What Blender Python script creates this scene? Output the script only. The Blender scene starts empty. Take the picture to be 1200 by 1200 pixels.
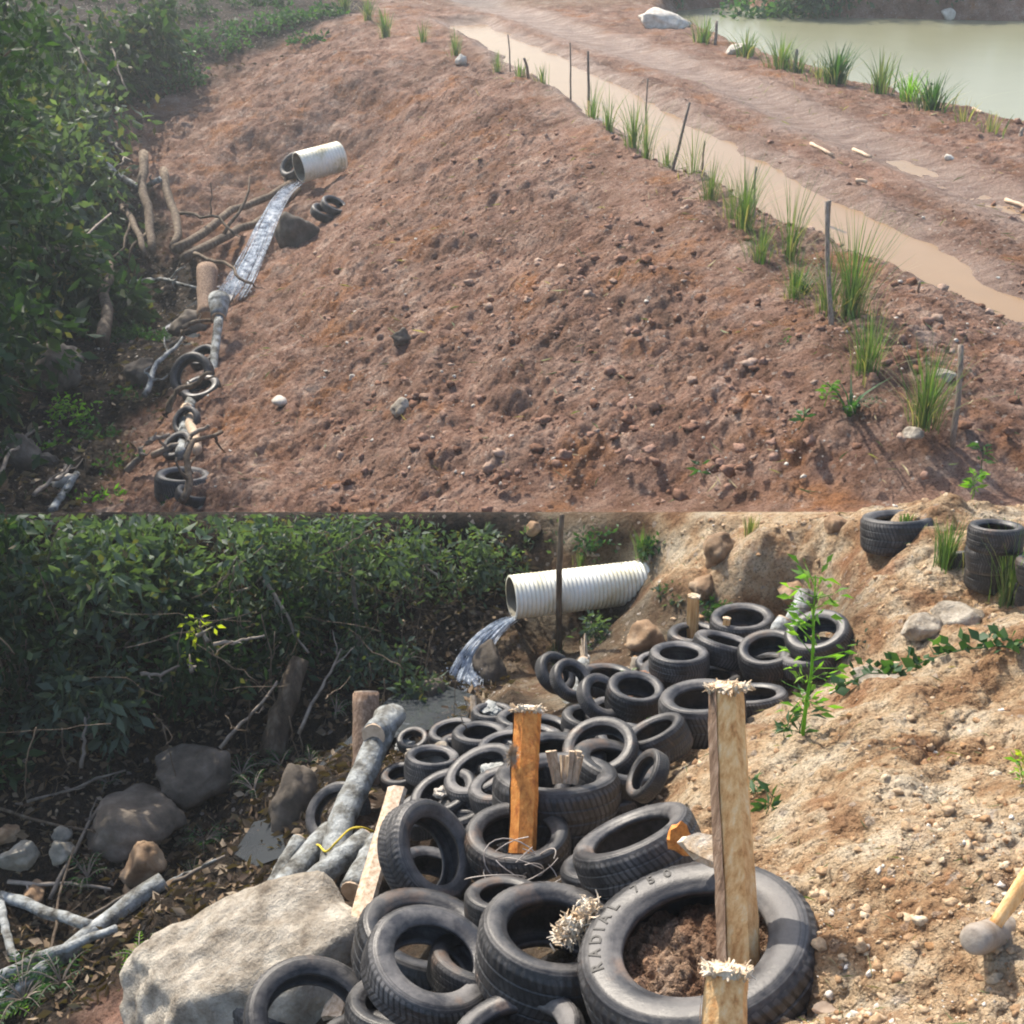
import bpy, math, random
import numpy as np
from mathutils import Vector, Matrix
R = math.radians
random.seed(7); RNG = np.random.default_rng(7)
sc = bpy.context.scene; COL = sc.collection

# ------------------------------------------------------------------ camera, sky, sun, exposure
PITCH = R(28); F = 1485.0                      # focal length in photograph pixels (1200 wide)
cd = bpy.data.cameras.new('camera'); cam = bpy.data.objects.new('camera', cd); COL.objects.link(cam)
cam.location = (0, 0, 0); cam.rotation_euler = (R(90) - PITCH, 0, 0)
cd.sensor_fit = 'HORIZONTAL'; cd.sensor_width = 36; cd.lens = 36 * F / 1200
cd.clip_start = .05; cd.clip_end = 600
sc.camera = cam
SUN_AZ = (-.52, .85); SUN_EL = R(44)
w = bpy.data.worlds.new('World'); sc.world = w; w.use_nodes = True
nt = w.node_tree; bg = nt.nodes['Background']; sky = nt.nodes.new('ShaderNodeTexSky')
sky.sky_type = 'NISHITA'; sky.sun_disc = False; sky.sun_elevation = SUN_EL
sky.sun_rotation = math.atan2(SUN_AZ[0], SUN_AZ[1]); sky.dust_density = 3; sky.air_density = 1.2
nt.links.new(sky.outputs[0], bg.inputs[0]); bg.inputs[1].default_value = .14
sl = bpy.data.lights.new('sun', 'SUN'); sl.energy = 4.1; sl.angle = R(.6); sl.color = (1, .91, .78)
so = bpy.data.objects.new('sun', sl); COL.objects.link(so)
sv = Vector((SUN_AZ[0], SUN_AZ[1], 0)).normalized() * math.cos(SUN_EL) + Vector((0, 0, math.sin(SUN_EL)))
so.rotation_euler = sv.to_track_quat('Z', 'Y').to_euler(); so.location = (-10, 10, 20)
sc.view_settings.view_transform = 'Standard'; sc.view_settings.look = 'None'
sc.view_settings.exposure = .86; sc.view_settings.gamma = 1
sc.render.engine = 'CYCLES'; sc.cycles.filter_width = 2.0

# ------------------------------------------------------------------ projection helpers
CP, SP = math.cos(PITCH), math.sin(PITCH)
def ray(px, py):                                # direction with unit depth along the optical axis
    u = (px - 600) / F; v = (py - 600) / F
    return Vector((u, CP - v * SP, -SP - v * CP))
def at(px, py, d): return ray(px, py) * d
def atz(px, py, z):
    r = ray(px, py); return r * (z / r.z)
def proj(x, y, z):
    d = y * CP - z * SP; dn = -y * SP - z * CP
    return 600 + F * x / d, 600 + F * dn / d

# ------------------------------------------------------------------ noise
def hash2(ix, iy, s):
    h = (ix.astype(np.int64) * 374761393 + iy.astype(np.int64) * 668265263 + s * 1442695041) & 0x7fffffff
    h = ((h ^ (h >> 13)) * 1274126177) & 0x7fffffff
    return ((h ^ (h >> 16)) & 0xffff) / 65535.0
def vn(x, y, s=0):
    ix = np.floor(x); iy = np.floor(y); fx = x - ix; fy = y - iy
    fx = fx * fx * (3 - 2 * fx); fy = fy * fy * (3 - 2 * fy)
    a = hash2(ix, iy, s); b = hash2(ix + 1, iy, s); c = hash2(ix, iy + 1, s); d = hash2(ix + 1, iy + 1, s)
    return (a * (1 - fx) + b * fx) * (1 - fy) + (c * (1 - fx) + d * fx) * fy - .5
def fbm(x, y, s=0, o=4):
    t = 0; a = 1
    for i in range(o):
        t = t + a * vn(x * 2 ** i + 17 * i, y * 2 ** i - 9 * i, s + i); a *= .5
    return t
def clod(x, y, s):                              # lumpy soil: rounded cells
    ix = np.floor(x); iy = np.floor(y); best = np.full(np.shape(x), 9.0)
    for dx in (-1, 0, 1):
        for dy in (-1, 0, 1):
            cx = ix + dx; cy = iy + dy
            px = cx + hash2(cx, cy, s); py = cy + hash2(cx, cy, s + 5); rr = .35 + .65 * hash2(cx, cy, s + 9)
            best = np.minimum(best, ((x - px) ** 2 + (y - py) ** 2) / rr ** 2)
    return np.sqrt(np.clip(1 - best, 0, 1))
def sstep(a, b, x):
    t = np.clip((x - a) / (b - a), 0, 1); return t * t * (3 - 2 * t)

# ------------------------------------------------------------------ terrain from surveyed points
def rbf(pts, smooth=.02):
    P = np.array(pts, float); n = len(P); X = P[:, :2]
    d = np.linalg.norm(X[:, None] - X[None], axis=2)
    K = np.where(d > 0, d * d * np.log(d + 1e-9), 0) + np.eye(n) * smooth
    A = np.zeros((n + 3, n + 3)); A[:n, :n] = K; A[:n, n] = 1; A[:n, n + 1:] = X; A[n, :n] = 1; A[n + 1:, :n] = X.T
    c = np.linalg.solve(A, np.r_[P[:, 2], 0, 0, 0])
    def f(x, y):
        x = np.asarray(x, float); y = np.asarray(y, float); out = c[n] + c[n + 1] * x + c[n + 2] * y
        for i in range(n):
            dd = (x - X[i, 0]) ** 2 + (y - X[i, 1]) ** 2 + 1e-12
            out = out + c[i] * .5 * dd * np.log(dd)
        return out
    return f
LP = [(500,1150,6.1),(605,1000,7.6),(650,920,8.4),(700,850,9.4),(800,810,10),(870,745,11.2),(950,745,11),(650,800,10.7),
 (820,1120,5.5),(1000,1190,4.7),(1190,1190,4.4),(1190,1050,5.0),(1000,1050,5.4),(950,950,6.5),(1190,900,6.2),(950,850,8.0),
 (1190,760,7.8),(1000,800,8.9),(1005,730,9.5),(1100,700,9.3),(1190,680,9.2),(1000,660,10.6),(1190,640,10.2),
 (700,745,12.85),(650,745,13.1),(620,700,13.6),(700,700,13.35),(720,722,12.6),(750,706,12.6),(772,690,12.6),(775,655,12.95),(650,775,12.5),(800,650,12.5),(900,650,11.6),(600,750,13.1),(520,700,13.6),(600,650,13.8),(700,640,13.1),(450,650,13.4),
 (560,800,12.4),(480,850,11.6),(400,900,11.0),(330,960,10.6),(250,1020,10.2),(150,1100,9.6),(50,1150,9.3),
 (0,880,11.1),(150,860,11.6),(300,850,12.1),(380,800,12.4),(0,700,11.9),(200,700,12.3),(300,700,12.7),
 (280,1150,7.7),(130,1185,8.5),(420,1180,6.7),(420,1050,8.3),(500,950,8.6),(450,930,9.6),
 (1500,1200,4.0),(1500,700,8),(-300,1000,10),(-200,1300,9),(600,1450,4.9),(1200,1400,3.6),(200,1450,6.8)]
RIM = [(-400,12.0),(0,12.4),(200,12.9),(400,13.6),(500,13.9),(600,14.0),(700,13.6),(800,12.9),(900,12.3),(1030,11.6),(1190,11.3),(1600,10.8)]
rim_pts = [at(px, 600, d) for px, d in RIM]
rk = np.array([p.x / p.y for p in rim_pts]); rY = np.array([p.y for p in rim_pts])
T28 = math.tan(PITCH)
def rimY(k): return np.interp(k, rk, rY) + .12 * np.sin(k * 31) * np.cos(k * 13)
low_pts = [tuple(at(*p)) for p in LP] + [tuple(p) for p in rim_pts]
fl = rbf(low_pts)

PZ = -5.45
def xyz(px, py, zp, zv=None):
    p = atz(px, py, zp); return (p.x, p.y, zp if zv is None else zv)
UP = [xyz(*a) for a in [(1190,588,-5.5),(1050,450,-5.3),(950,360,-5.3),(850,280,-5.28),(780,220,-5.27),(700,150,-5.27),(600,95,-5.3),(500,50,-5.35),(430,22,-5.4),
 (1190,480,PZ),(1190,350,PZ),(1100,330,PZ),(1190,250,PZ),(1000,270,PZ),(900,200,PZ),(1000,180,PZ),(800,150,PZ),(800,90,PZ),(700,90,PZ),(700,40,PZ),
 (600,50,PZ),(600,10,PZ),(900,130,PZ),(1100,230,PZ),(1500,300,PZ),(1600,600,-5.6),(1300,180,-5.4),
 (1190,180,-5.4),(1100,145,-5.4),(1000,110,-5.4),(900,75,-5.4),(800,40,-5.4),(720,10,-5.4),
 (600,592,-7.02),(800,590,-6.32),(950,560,-5.75),(600,400,-6.55),(800,400,-5.8),(700,300,-5.85),(600,200,-6.1),(600,300,-6.35),(500,120,-6.2),(500,200,-6.7),
 (300,590,-8.1),(400,500,-7.6),(400,300,-7.35),(250,400,-8.4),(300,450,-8.0),(370,205,-7.8),(330,240,-8.2),(300,290,-8.5),(265,350,-8.75),
 (300,120,-6.5),(400,60,-5.8),(200,130,-7.1),(250,80,-6.4),(300,60,-6.1),(200,60,-5.9),(0,0,-5.0),(100,30,-5.6),
 (150,200,-7.9),(180,280,-8.7),(50,300,-8.8),(100,400,-9.0),(50,500,-8.9),(100,585,-9.0),(200,480,-8.7),(220,585,-8.45),(0,200,-7.6),(0,100,-6.6),
 (-300,300,-6.5),(-300,100,-5.5),(-300,560,-7.5),(400,590,-7.7)]]
UP += [(-12,80,-4),(10,80,-4.5),(35,80,-5),(45,40,-5.4),(-30,60,-3)]
fu = rbf(UP)
def seg_dist(x, y, poly):                       # distance to a world polyline + parameter
    best = np.full(np.shape(x), 1e9)
    for (a, b) in zip(poly[:-1], poly[1:]):
        dx, dy = b[0] - a[0], b[1] - a[1]; L = dx * dx + dy * dy
        t = np.clip(((x - a[0]) * dx + (y - a[1]) * dy) / L, 0, 1)
        wd = a[2] * (1 - t) + b[2] * t
        best = np.minimum(best, np.hypot(x - a[0] - t * dx, y - a[1] - t * dy) - wd)
    return best
def wpoly(l, z): 
    o = []
    for px, py, hw in l:                        # hw = half height of the strip in photo pixels
        p = atz(px, py, z); q = atz(px, py + hw, z); q2 = atz(px, py - hw, z)
        o.append((p.x, p.y, .5 * abs(q2.y - q.y) * .42))
    return o
PUD = wpoly([(545,28,5),(620,64,9),(700,108,14),(800,168,22),(900,222,26),(1000,268,26),(1075,305,20),(1140,340,10),(1230,372,8)], PZ)
RUT2 = wpoly([(500,-12,3),(620,22,4),(750,65,5),(850,100,5),(950,145,6),(1050,185,6),(1130,222,9),(1260,270,10)], PZ)
POND = [atz(px, py, -5.9) for px, py in [(770,28),(830,52),(900,84),(1000,118),(1100,146),(1200,172),(1400,225),(2100,420),(2600,60),(1500,26),(1200,24),(1000,20),(900,14),(880,4),(790,12)]]
def poly_sd(x, y, P):
    inside = np.zeros(np.shape(x), bool); best = np.full(np.shape(x), 1e9); n = len(P)
    for i in range(n):
        a = P[i]; b = P[(i + 1) % n]
        c = ((a.y > y) != (b.y > y)) & (x < (b.x - a.x) * (y - a.y) / ((b.y - a.y) or 1e-9) + a.x); inside ^= c
        dx, dy = b.x - a.x, b.y - a.y; t = np.clip(((x - a.x) * dx + (y - a.y) * dy) / (dx * dx + dy * dy), 0, 1)
        best = np.minimum(best, np.hypot(x - a.x - t * dx, y - a.y - t * dy))
    return np.where(inside, -best, best)
def h_up(x, y, detail=True):
    x = np.asarray(x, float); y = np.asarray(y, float)
    z = fu(x, y)
    pd = seg_dist(x, y, PUD) + (.38 * vn(x * 1.1, y * 1.1, 3) + .14 * vn(x * 4, y * 4, 13) if detail else 0)
    r2 = seg_dist(x, y, RUT2); 
    sd = poly_sd(x, y, POND) + (.25 * vn(x, y, 8) if detail else 0)
    if detail:
        road = np.clip(1 - np.abs(z - PZ) / .25, 0, 1)
        amp = 1 - .55 * road
        z = z + amp * (.30 * fbm(x * .45, y * .45, 1, 3) * (1 - road) + .15 * fbm(x * 1.5, y * 1.5, 2, 3) + .07 * clod(x * 3, y * 3, 4) * (.1 + 1.4 * np.clip(fbm(x * .7, y * .7, 21, 2) + .4, 0, 1)) + .05 * clod(x * 7.5, y * 7.5, 6) + .035 * clod(x * 15, y * 15, 26) + .05 * fbm(x * 9, y * 9, 7, 3))
        # erosion scars running down the face of the bank
        z = z - .09 * (1 - road) * np.abs(vn((x * .55 + y * .83) * 3, (x * .83 - y * .55) * .35, 31)) * 2
        z = z + road * .05 * np.abs(np.sin(seg_dist(x, y, RUT2) * 9)) * np.clip(vn(x * .8, y * .8, 77) + .6, 0, 1)
    wet = np.maximum(1 - sstep(.2, 1.0, r2), 1 - sstep(.2, .8, pd)) if detail else 0; z = z * (1 - .75 * wet) + .75 * wet * (PZ + (.03 * fbm(x * 2, y * 2, 44, 2) if detail else 0))
    tp = 1 - sstep(-.15, .45, pd); z = z * (1 - tp) + np.minimum(z, PZ - .14) * tp + .05 * np.exp(-((pd - .6) / .2) ** 2)
    z = z - .075 * (1 - sstep(-.1, .45, r2)) + .05 * np.exp(-((r2 - .6) / .25) ** 2)
    t = 1 - sstep(-.9, .35, sd)
    return z * (1 - t) - 6.9 * t
BED = [atz(a_, b_, -6) for a_, b_ in [(430,870),(500,840),(600,830),(640,760),(800,720),(960,700),(960,800),(880,840),(800,900),(780,990),(690,1020),(700,1300),(300,1300),(290,1180),(430,1060)]]
def low_bed(x, y):
    z0 = fl(x, y); px_, py_ = proj(x, y, z0)
    return 1 - sstep(-20, 25, poly_sd(px_, py_, BEDP))
class _P:
    def __init__(s, x, y): s.x = x; s.y = y
BEDP = [_P(*p) for p in [(430,870),(500,835),(600,820),(630,750),(800,700),(980,690),(975,800),(880,840),(800,900),(790,990),(700,1010),(660,1300),(260,1300),(290,1180),(430,1060)]]
def h_low(x, y, detail=True):
    x = np.asarray(x, float); y = np.asarray(y, float)
    z = fl(x, y); k = x / y; e = rimY(k) - y; fade = sstep(0, .5, e)
    if detail:
        bed = low_bed(x, y); z = z - .12 * bed; fade = fade * (1 - .7 * bed)
        z = z + fade * (.24 * fbm(x * 1.1, y * 1.1, 11, 3) + .045 * clod(x * 4.5, y * 4.5, 14) + .10 * clod(x * 1.6, y * 1.6, 55) * sstep(.5, .8, vn(x * .6, y * .6, 70) + .8) + .06 * fbm(x * 5, y * 5, 12, 3) + .02 * clod(x * 14, y * 14, 15))
        z = z - .10 * fade * sstep(1.3, 2.2, x) * np.abs(vn(x * 2.4, y * .9, 41)) * 2
    fade = sstep(0, .5, e)
    return z * fade + (1 - fade) * (-y * T28)
def on_low(px, py, off=0.0):
    lo, hi = 3.0, None; r = ray(px, py); prev = 2.0; 
    ds = np.arange(2.5, 15.5, .03); P = np.array([(r * d)[:] for d in ds]); h = h_low(P[:, 0], P[:, 1], False)
    i = np.argmax(P[:, 2] - h <= off); 
    if P[i, 2] - h[i] > off: i = len(ds) - 1
    return r * float(ds[i]), float(ds[i])
def on_up(px, py, off=0.0):
    r = ray(px, py); ds = np.arange(10.8, 70, .06); P = np.array([(r * d)[:] for d in ds]); 
    h = h_up(P[:, 0], P[:, 1], False); ok = (P[:, 2] - h <= off) & (P[:, 1] > rimY(P[:, 0] / P[:, 1]) + .1)
    i = np.argmax(ok); 
    if not ok[i]: i = len(ds) - 1
    return r * float(ds[i]), float(ds[i])
def gz(x, y):
    k = x / y
    return float(h_low(x, y)) if y < rimY(k) else float(h_up(x, y))

# ------------------------------------------------------------------ materials
def nmat(name): 
    m = bpy.data.materials.new(name); m.use_nodes = True; n = m.node_tree; return m, n, n.nodes['Principled BSDF']
def N(n, t, **kw):
    o = n.nodes.new('ShaderNode' + t)
    for k, v in kw.items():
        if k.startswith('i_'):
            o.inputs[k[2:].replace('_', ' ')].default_value = v
        else: setattr(o, k, v)
    return o
def ramp(n, fac, stops):
    r = n.nodes.new('ShaderNodeValToRGB'); e = r.color_ramp.elements
    while len(e) < len(stops): e.new(.5)
    for el, (p, c) in zip(e, stops): el.position = p; el.color = (*c, 1)
    n.links.new(fac, r.inputs[0]); return r.outputs[0]
def mix(n, f, a, b, mode='MIX'):
    m = n.nodes.new('ShaderNodeMix'); m.data_type = 'RGBA'; m.blend_type = mode
    for s, v in ((m.inputs[0], f), (m.inputs[6], a), (m.inputs[7], b)):
        if hasattr(v, 'is_linked'): n.links.new(v, s)
        else: s.default_value = v if isinstance(v, (int, float)) else (*v, 1)
    return m.outputs[2]
def noise_mat(name, stops, scale=5, rough=.8, bump=.3, bscale=None, detail=8, stretch=None, spec=.3, coord='Object', trans=0, rnd=0, dist=.02):
    m, n, b = nmat(name); tc = N(n, 'TexCoord'); src = tc.outputs[coord]
    if stretch:
        mp = N(n, 'Mapping'); mp.inputs['Scale'].default_value = stretch; n.links.new(src, mp.inputs[0]); src = mp.outputs[0]
    t = N(n, 'TexNoise', i_Scale=scale, i_Detail=detail, i_Roughness=.65); n.links.new(src, t.inputs[0])
    c = ramp(n, t.outputs[0], stops)
    if rnd:
        oi = N(n, 'ObjectInfo'); hv = N(n, 'HueSaturation'); mr = N(n, 'MapRange', i_To_Min=1 - rnd, i_To_Max=1 + rnd)
        n.links.new(oi.outputs['Random'], mr.inputs[0]); n.links.new(mr.outputs[0], hv.inputs['Value']); n.links.new(c, hv.inputs['Color']); c = hv.outputs[0]
    n.links.new(c, b.inputs['Base Color']); b.inputs['Roughness'].default_value = rough; b.inputs['Specular IOR Level'].default_value = spec
    if bump:
        t2 = N(n, 'TexNoise', i_Scale=bscale or scale * 3, i_Detail=6, i_Roughness=.7); n.links.new(src, t2.inputs[0])
        bp = N(n, 'Bump', i_Strength=bump, i_Distance=dist); n.links.new(t2.outputs[0], bp.inputs['Height']); n.links.new(bp.outputs[0], b.inputs['Normal'])
    return m
def leaf_mat(name, cols, trans=.35, rough=.6):
    m, n, b = nmat(name); g = N(n, 'NewGeometry'); c = ramp(n, g.outputs['Random Per Island'], [(i / (len(cols) - 1), c) for i, c in enumerate(cols)])
    n.links.new(c, b.inputs['Base Color']); b.inputs['Roughness'].default_value = rough; b.inputs['Specular IOR Level'].default_value = .35
    tr = N(n, 'BsdfTranslucent'); c2 = mix(n, 1.0, c, (1.5, 1.8, .5), 'MULTIPLY'); n.links.new(c2, tr.inputs[0])
    ms = N(n, 'MixShader'); ms.inputs[0].default_value = trans; n.links.new(b.outputs[0], ms.inputs[1]); n.links.new(tr.outputs[0], ms.inputs[2])
    n.links.new(ms.outputs[0], n.nodes['Material Output'].inputs[0]); return m

def soil_mat():
    m, n, b = nmat('soil'); tc = N(n, 'TexCoord'); o = tc.outputs['Object']
    at_ = N(n, 'Attribute'); at_.attribute_name = 'zone'; sep = N(n, 'SeparateColor'); n.links.new(at_.outputs['Color'], sep.inputs[0])
    def nz(s, d=8, r=.65, st=None):
        t = N(n, 'TexNoise', i_Scale=s, i_Detail=d, i_Roughness=r); src = o
        if st:
            mp = N(n, 'Mapping'); mp.inputs['Scale'].default_value = st[0]; mp.inputs['Rotation'].default_value = (0, 0, st[1]); n.links.new(o, mp.inputs[0]); src = mp.outputs[0]
        n.links.new(src, t.inputs[0]); return t.outputs[0]
    red = ramp(n, nz(1.7), [(.3, (.13, .062, .040)), (.43, (.25, .132, .092)), (.56, (.36, .222, .17)), (.70, (.53, .40, .33))])
    org = ramp(n, nz(.9, 4), [(.53, (0, 0, 0)), (.66, (1, 1, 1))])
    red = mix(n, org, red, (.34, .15, .065)); 
    pale = ramp(n, nz(2.6, 6), [(.56, (0, 0, 0)), (.7, (.7, .7, .7))]); red = mix(n, pale, red, (.42, .31, .26))
    tan = ramp(n, nz(2.2), [(.32, (.27, .135, .06)), (.43, (.48, .30, .16)), (.52, (.70, .53, .34)), (.64, (.84, .73, .55))])
    org2 = ramp(n, nz(1.3, 5), [(.55, (0, 0, 0)), (.66, (.8, .8, .8))]); tan = mix(n, org2, tan, (.40, .19, .09))
    litter = ramp(n, nz(9, 8, .7), [(.35, (.010, .009, .007)), (.5, (.035, .026, .018)), (.62, (.075, .05, .032)), (.75, (.16, .12, .08))])  # litter colour, also used as painted shade inside the tyres
    big_ = ramp(n, nz(.42, 5, .6), [(.36, (.72, .66, .62)), (.5, (1, 1, 1)), (.64, (1.18, 1.15, 1.12))]); red = mix(n, 1.0, red, big_, 'MULTIPLY')
    c = mix(n, sep.outputs[0], red, tan)
    mud = ramp(n, nz(1.6, 6, .6, ((1, 3, 1), .5)), [(.35, (.20, .115, .08)), (.6, (.42, .30, .235)), (.75, (.5, .39, .32))])
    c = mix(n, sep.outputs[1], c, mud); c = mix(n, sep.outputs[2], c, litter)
    sp = N(n, 'TexVoronoi', i_Scale=26.0); n.links.new(o, sp.inputs[0])
    spr = ramp(n, sp.outputs['Color'], [(.86, (0, 0, 0)), (.9, (.55, .55, .55))]); c = mix(n, spr, c, (.55, .48, .42))
    dk = ramp(n, nz(38, 4, .7), [(.36, (.5, .47, .45)), (.5, (1, 1, 1))]); c = mix(n, 1.0, c, dk, 'MULTIPLY')
    n.links.new(c, b.inputs['Base Color'])
    rr = N(n, 'MapRange', i_To_Min=.92, i_To_Max=.42); n.links.new(sep.outputs[1], rr.inputs[0]); n.links.new(rr.outputs[0], b.inputs['Roughness'])
    b.inputs['Specular IOR Level'].default_value = .25
    b1 = N(n, 'Bump', i_Strength=1.0, i_Distance=.09); n.links.new(nz(14, 9, .75), b1.inputs['Height'])
    b2 = N(n, 'Bump', i_Strength=.9, i_Distance=.03); n.links.new(nz(60, 6, .8), b2.inputs['Height']); n.links.new(b1.outputs[0], b2.inputs['Normal'])
    for sc_, di in ((13, .05), (34, .025)):
        wv = N(n, 'TexNoise', i_Scale=sc_ * 1.5, i_Detail=3); n.links.new(o, wv.inputs[0]); vm = N(n, 'VectorMath', operation='MULTIPLY_ADD'); vm.inputs[1].default_value = (.08,) * 3; n.links.new(wv.outputs['Color'], vm.inputs[0]); n.links.new(o, vm.inputs[2])
        vo = N(n, 'TexVoronoi', i_Scale=sc_, i_Randomness=1.0); n.links.new(vm.outputs[0], vo.inputs[0]); iv = N(n, 'Math', operation='SUBTRACT'); iv.inputs[0].default_value = 1; n.links.new(vo.outputs['Distance'], iv.inputs[1])
        b3 = N(n, 'Bump', i_Strength=.75, i_Distance=di); n.links.new(iv.outputs[0], b3.inputs['Height']); n.links.new(b2.outputs[0], b3.inputs['Normal']); b2 = b3
    n.links.new(b2.outputs[0], b.inputs['Normal']); return m
M = {}
M['soil'] = soil_mat()
def clod_mat(name, cols):
    m, n, b = nmat(name); g = N(n, 'NewGeometry'); c = ramp(n, g.outputs['Random Per Island'], [(i / (len(cols) - 1), c) for i, c in enumerate(cols)]); tc = N(n, 'TexCoord')
    t = N(n, 'TexNoise', i_Scale=30, i_Detail=6, i_Roughness=.7); n.links.new(tc.outputs['Object'], t.inputs[0]); d = ramp(n, t.outputs[0], [(.3, (.6, .58, .55)), (.6, (1.1, 1.1, 1.1))]); c = mix(n, 1.0, c, d, 'MULTIPLY')
    n.links.new(c, b.inputs['Base Color']); b.inputs['Roughness'].default_value = .95; b.inputs['Specular IOR Level'].default_value = .2
    bp = N(n, 'Bump', i_Strength=.9, i_Distance=.03); n.links.new(t.outputs[0], bp.inputs['Height']); n.links.new(bp.outputs[0], b.inputs['Normal']); return m
M['clod'] = clod_mat('soil_clod', [(.14, .07, .045), (.25, .14, .095), (.35, .22, .17), (.23, .115, .07), (.46, .34, .27)])
M['clod_tan'] = clod_mat('soil_clod_tan', [(.34, .19, .10), (.52, .37, .23), (.66, .51, .35), (.44, .26, .13), (.70, .59, .43)])
M['rock_tan'] = noise_mat('rock_tan', [(.34, (.15, .12, .09)), (.44, (.31, .27, .215)), (.53, (.43, .385, .32)), (.64, (.60, .55, .46))], 4.5, .9, 1.0, 14, dist=.06)
M['rock_dark'] = noise_mat('rock_dark', [(.3, (.045, .038, .03)), (.5, (.11, .09, .07)), (.7, (.20, .17, .14))], 4, .8, .6, 15, rnd=.3)
M['rock_brown'] = noise_mat('rock_brown', [(.3, (.12, .07, .04)), (.5, (.26, .17, .10)), (.7, (.42, .32, .22))], 4, .85, .7, 12, rnd=.2)
M['rock_pale'] = noise_mat('rock_pale', [(.3, (.36, .32, .27)), (.5, (.52, .48, .42)), (.7, (.68, .65, .60))], 6, .8, .4, 15, rnd=.1)
M['rock_cob'] = noise_mat('rock_cobble', [(.3, (.13, .12, .095)), (.5, (.24, .22, .18)), (.7, (.36, .34, .29))], 6, .85, .5, 15)
M['birch'] = noise_mat('pale_bark', [(.34, (.045, .042, .036)), (.44, (.17, .17, .155)), (.55, (.31, .33, .33)), (.7, (.52, .54, .53))], 7, .8, .9, 12, dist=.05)
M['bark'] = noise_mat('brown_bark', [(.3, (.04, .028, .018)), (.5, (.11, .08, .055)), (.7, (.22, .18, .13))], 6, .85, .7, 20, stretch=(2, 2, .5), rnd=.3)
M['twig'] = noise_mat('grey_twig', [(.3, (.08, .065, .05)), (.6, (.26, .22, .18))], 8, .8, .3, rnd=.4)
M['cutwood'] = noise_mat('cut_wood', [(.3, (.38, .26, .17)), (.6, (.60, .47, .34))], 9, .75, .3)
M['wood'] = noise_mat('split_wood', [(.3, (.42, .18, .06)), (.42, (.72, .37, .14)), (.55, (.88, .55, .25)), (.72, (.93, .70, .42))], 4, .65, .5, 12, stretch=(9, 9, .7))
M['wood_orange'] = noise_mat('orange_wood', [(.3, (.34, .09, .02)), (.5, (.68, .25, .05)), (.7, (.82, .38, .10))], 4, .55, .4, 12, stretch=(9, 9, .6))
M['wood_bark'] = noise_mat('stake_bark', [(.3, (.10, .06, .04)), (.5, (.24, .16, .11)), (.7, (.42, .32, .25))], 7, .85, .7, 25, stretch=(5, 5, 1))
M['board'] = noise_mat('weathered_board', [(.3, (.30, .19, .11)), (.5, (.55, .42, .30)), (.7, (.72, .62, .50))], 4, .7, .4, 12, stretch=(9, 9, .7))
M['fibre'] = noise_mat('wood_fibre', [(.3, (.42, .26, .13)), (.45, (.70, .54, .36)), (.6, (.85, .76, .62))], 14, .8, .9, 40)
M['straw'] = noise_mat('dry_splinter', [(.3, (.26, .18, .11)), (.6, (.55, .44, .32))], 8, .8, .3, stretch=(6, 6, 1))
M['grey_stake'] = noise_mat('grey_stake', [(.3, (.09, .07, .055)), (.6, (.28, .23, .19))], 5, .85, .4, stretch=(8, 8, 1), rnd=.35)
M['pipe'] = noise_mat('cream_plastic', [(.3, (.36, .30, .18)), (.42, (.66, .62, .45)), (.52, (.82, .81, .70)), (.7, (.88, .88, .82))], 2.2, .45, .05, 20, spec=.4)
M['pipe_in'] = noise_mat('pipe_inside', [(.3, (.10, .09, .07)), (.7, (.30, .28, .22))], 3, .6, .1)
M['steel'] = noise_mat('worn_steel', [(.3, (.16, .12, .09)), (.6, (.36, .32, .27))], 8, .6, .3, 30, spec=.5)
M['wire'] = noise_mat('wire', [(.3, (.25, .2, .17)), (.6, (.5, .46, .42))], 8, .5, 0)
M['rope'] = noise_mat('yellow_rope', [(.3, (.45, .32, .02)), (.6, (.65, .52, .06))], 20, .7, .3)
M['cloth'] = noise_mat('pale_sacking', [(.3, (.16, .17, .16)), (.6, (.34, .35, .34))], 12, .8, .4)
M['white'] = noise_mat('white_sacking', [(.3, (.55, .55, .52)), (.6, (.82, .82, .80))], 10, .7, .4)
M['leaf_dark'] = leaf_mat('leaf_dark', [(.010, .024, .012), (.018, .042, .02), (.028, .062, .028), (.04, .08, .032), (.016, .034, .018)])
M['leaf_bank'] = leaf_mat('leaf_bank', [(.04, .065, .05), (.07, .105, .08), (.11, .15, .11), (.06, .09, .07), (.14, .19, .13)])  # lifted and greyed, hazy veil put into the leaf colour
M['leaf_old'] = leaf_mat('leaf_old', [(.07, .07, .03), (.10, .12, .05), (.12, .09, .05), (.05, .08, .04), (.14, .17, .10)])
M['leaf_mid'] = leaf_mat('leaf_mid', [(.018, .045, .022), (.032, .08, .034), (.05, .115, .045), (.035, .09, .045), (.08, .15, .04)])
M['leaf_bright'] = leaf_mat('leaf_bright', [(.07, .17, .03), (.12, .26, .04), (.20, .34, .05), (.09, .20, .05)], .5)
M['leaf_yellow'] = leaf_mat('leaf_yellow', [(.30, .34, .04), (.45, .45, .05), (.2, .3, .03)], .5)
M['grass'] = leaf_mat('grass_blade', [(.05, .11, .035), (.09, .16, .05), (.13, .19, .08), (.22, .22, .12)], .3)
M['grass_dry'] = leaf_mat('dry_blade', [(.30, .24, .15), (.42, .34, .22), (.16, .17, .08), (.10, .15, .06)], .3)
M['letters'] = noise_mat('moulded_letters', [(.3, (.010, .010, .011)), (.6, (.02, .02, .021))], 9, .5, 0)
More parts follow.
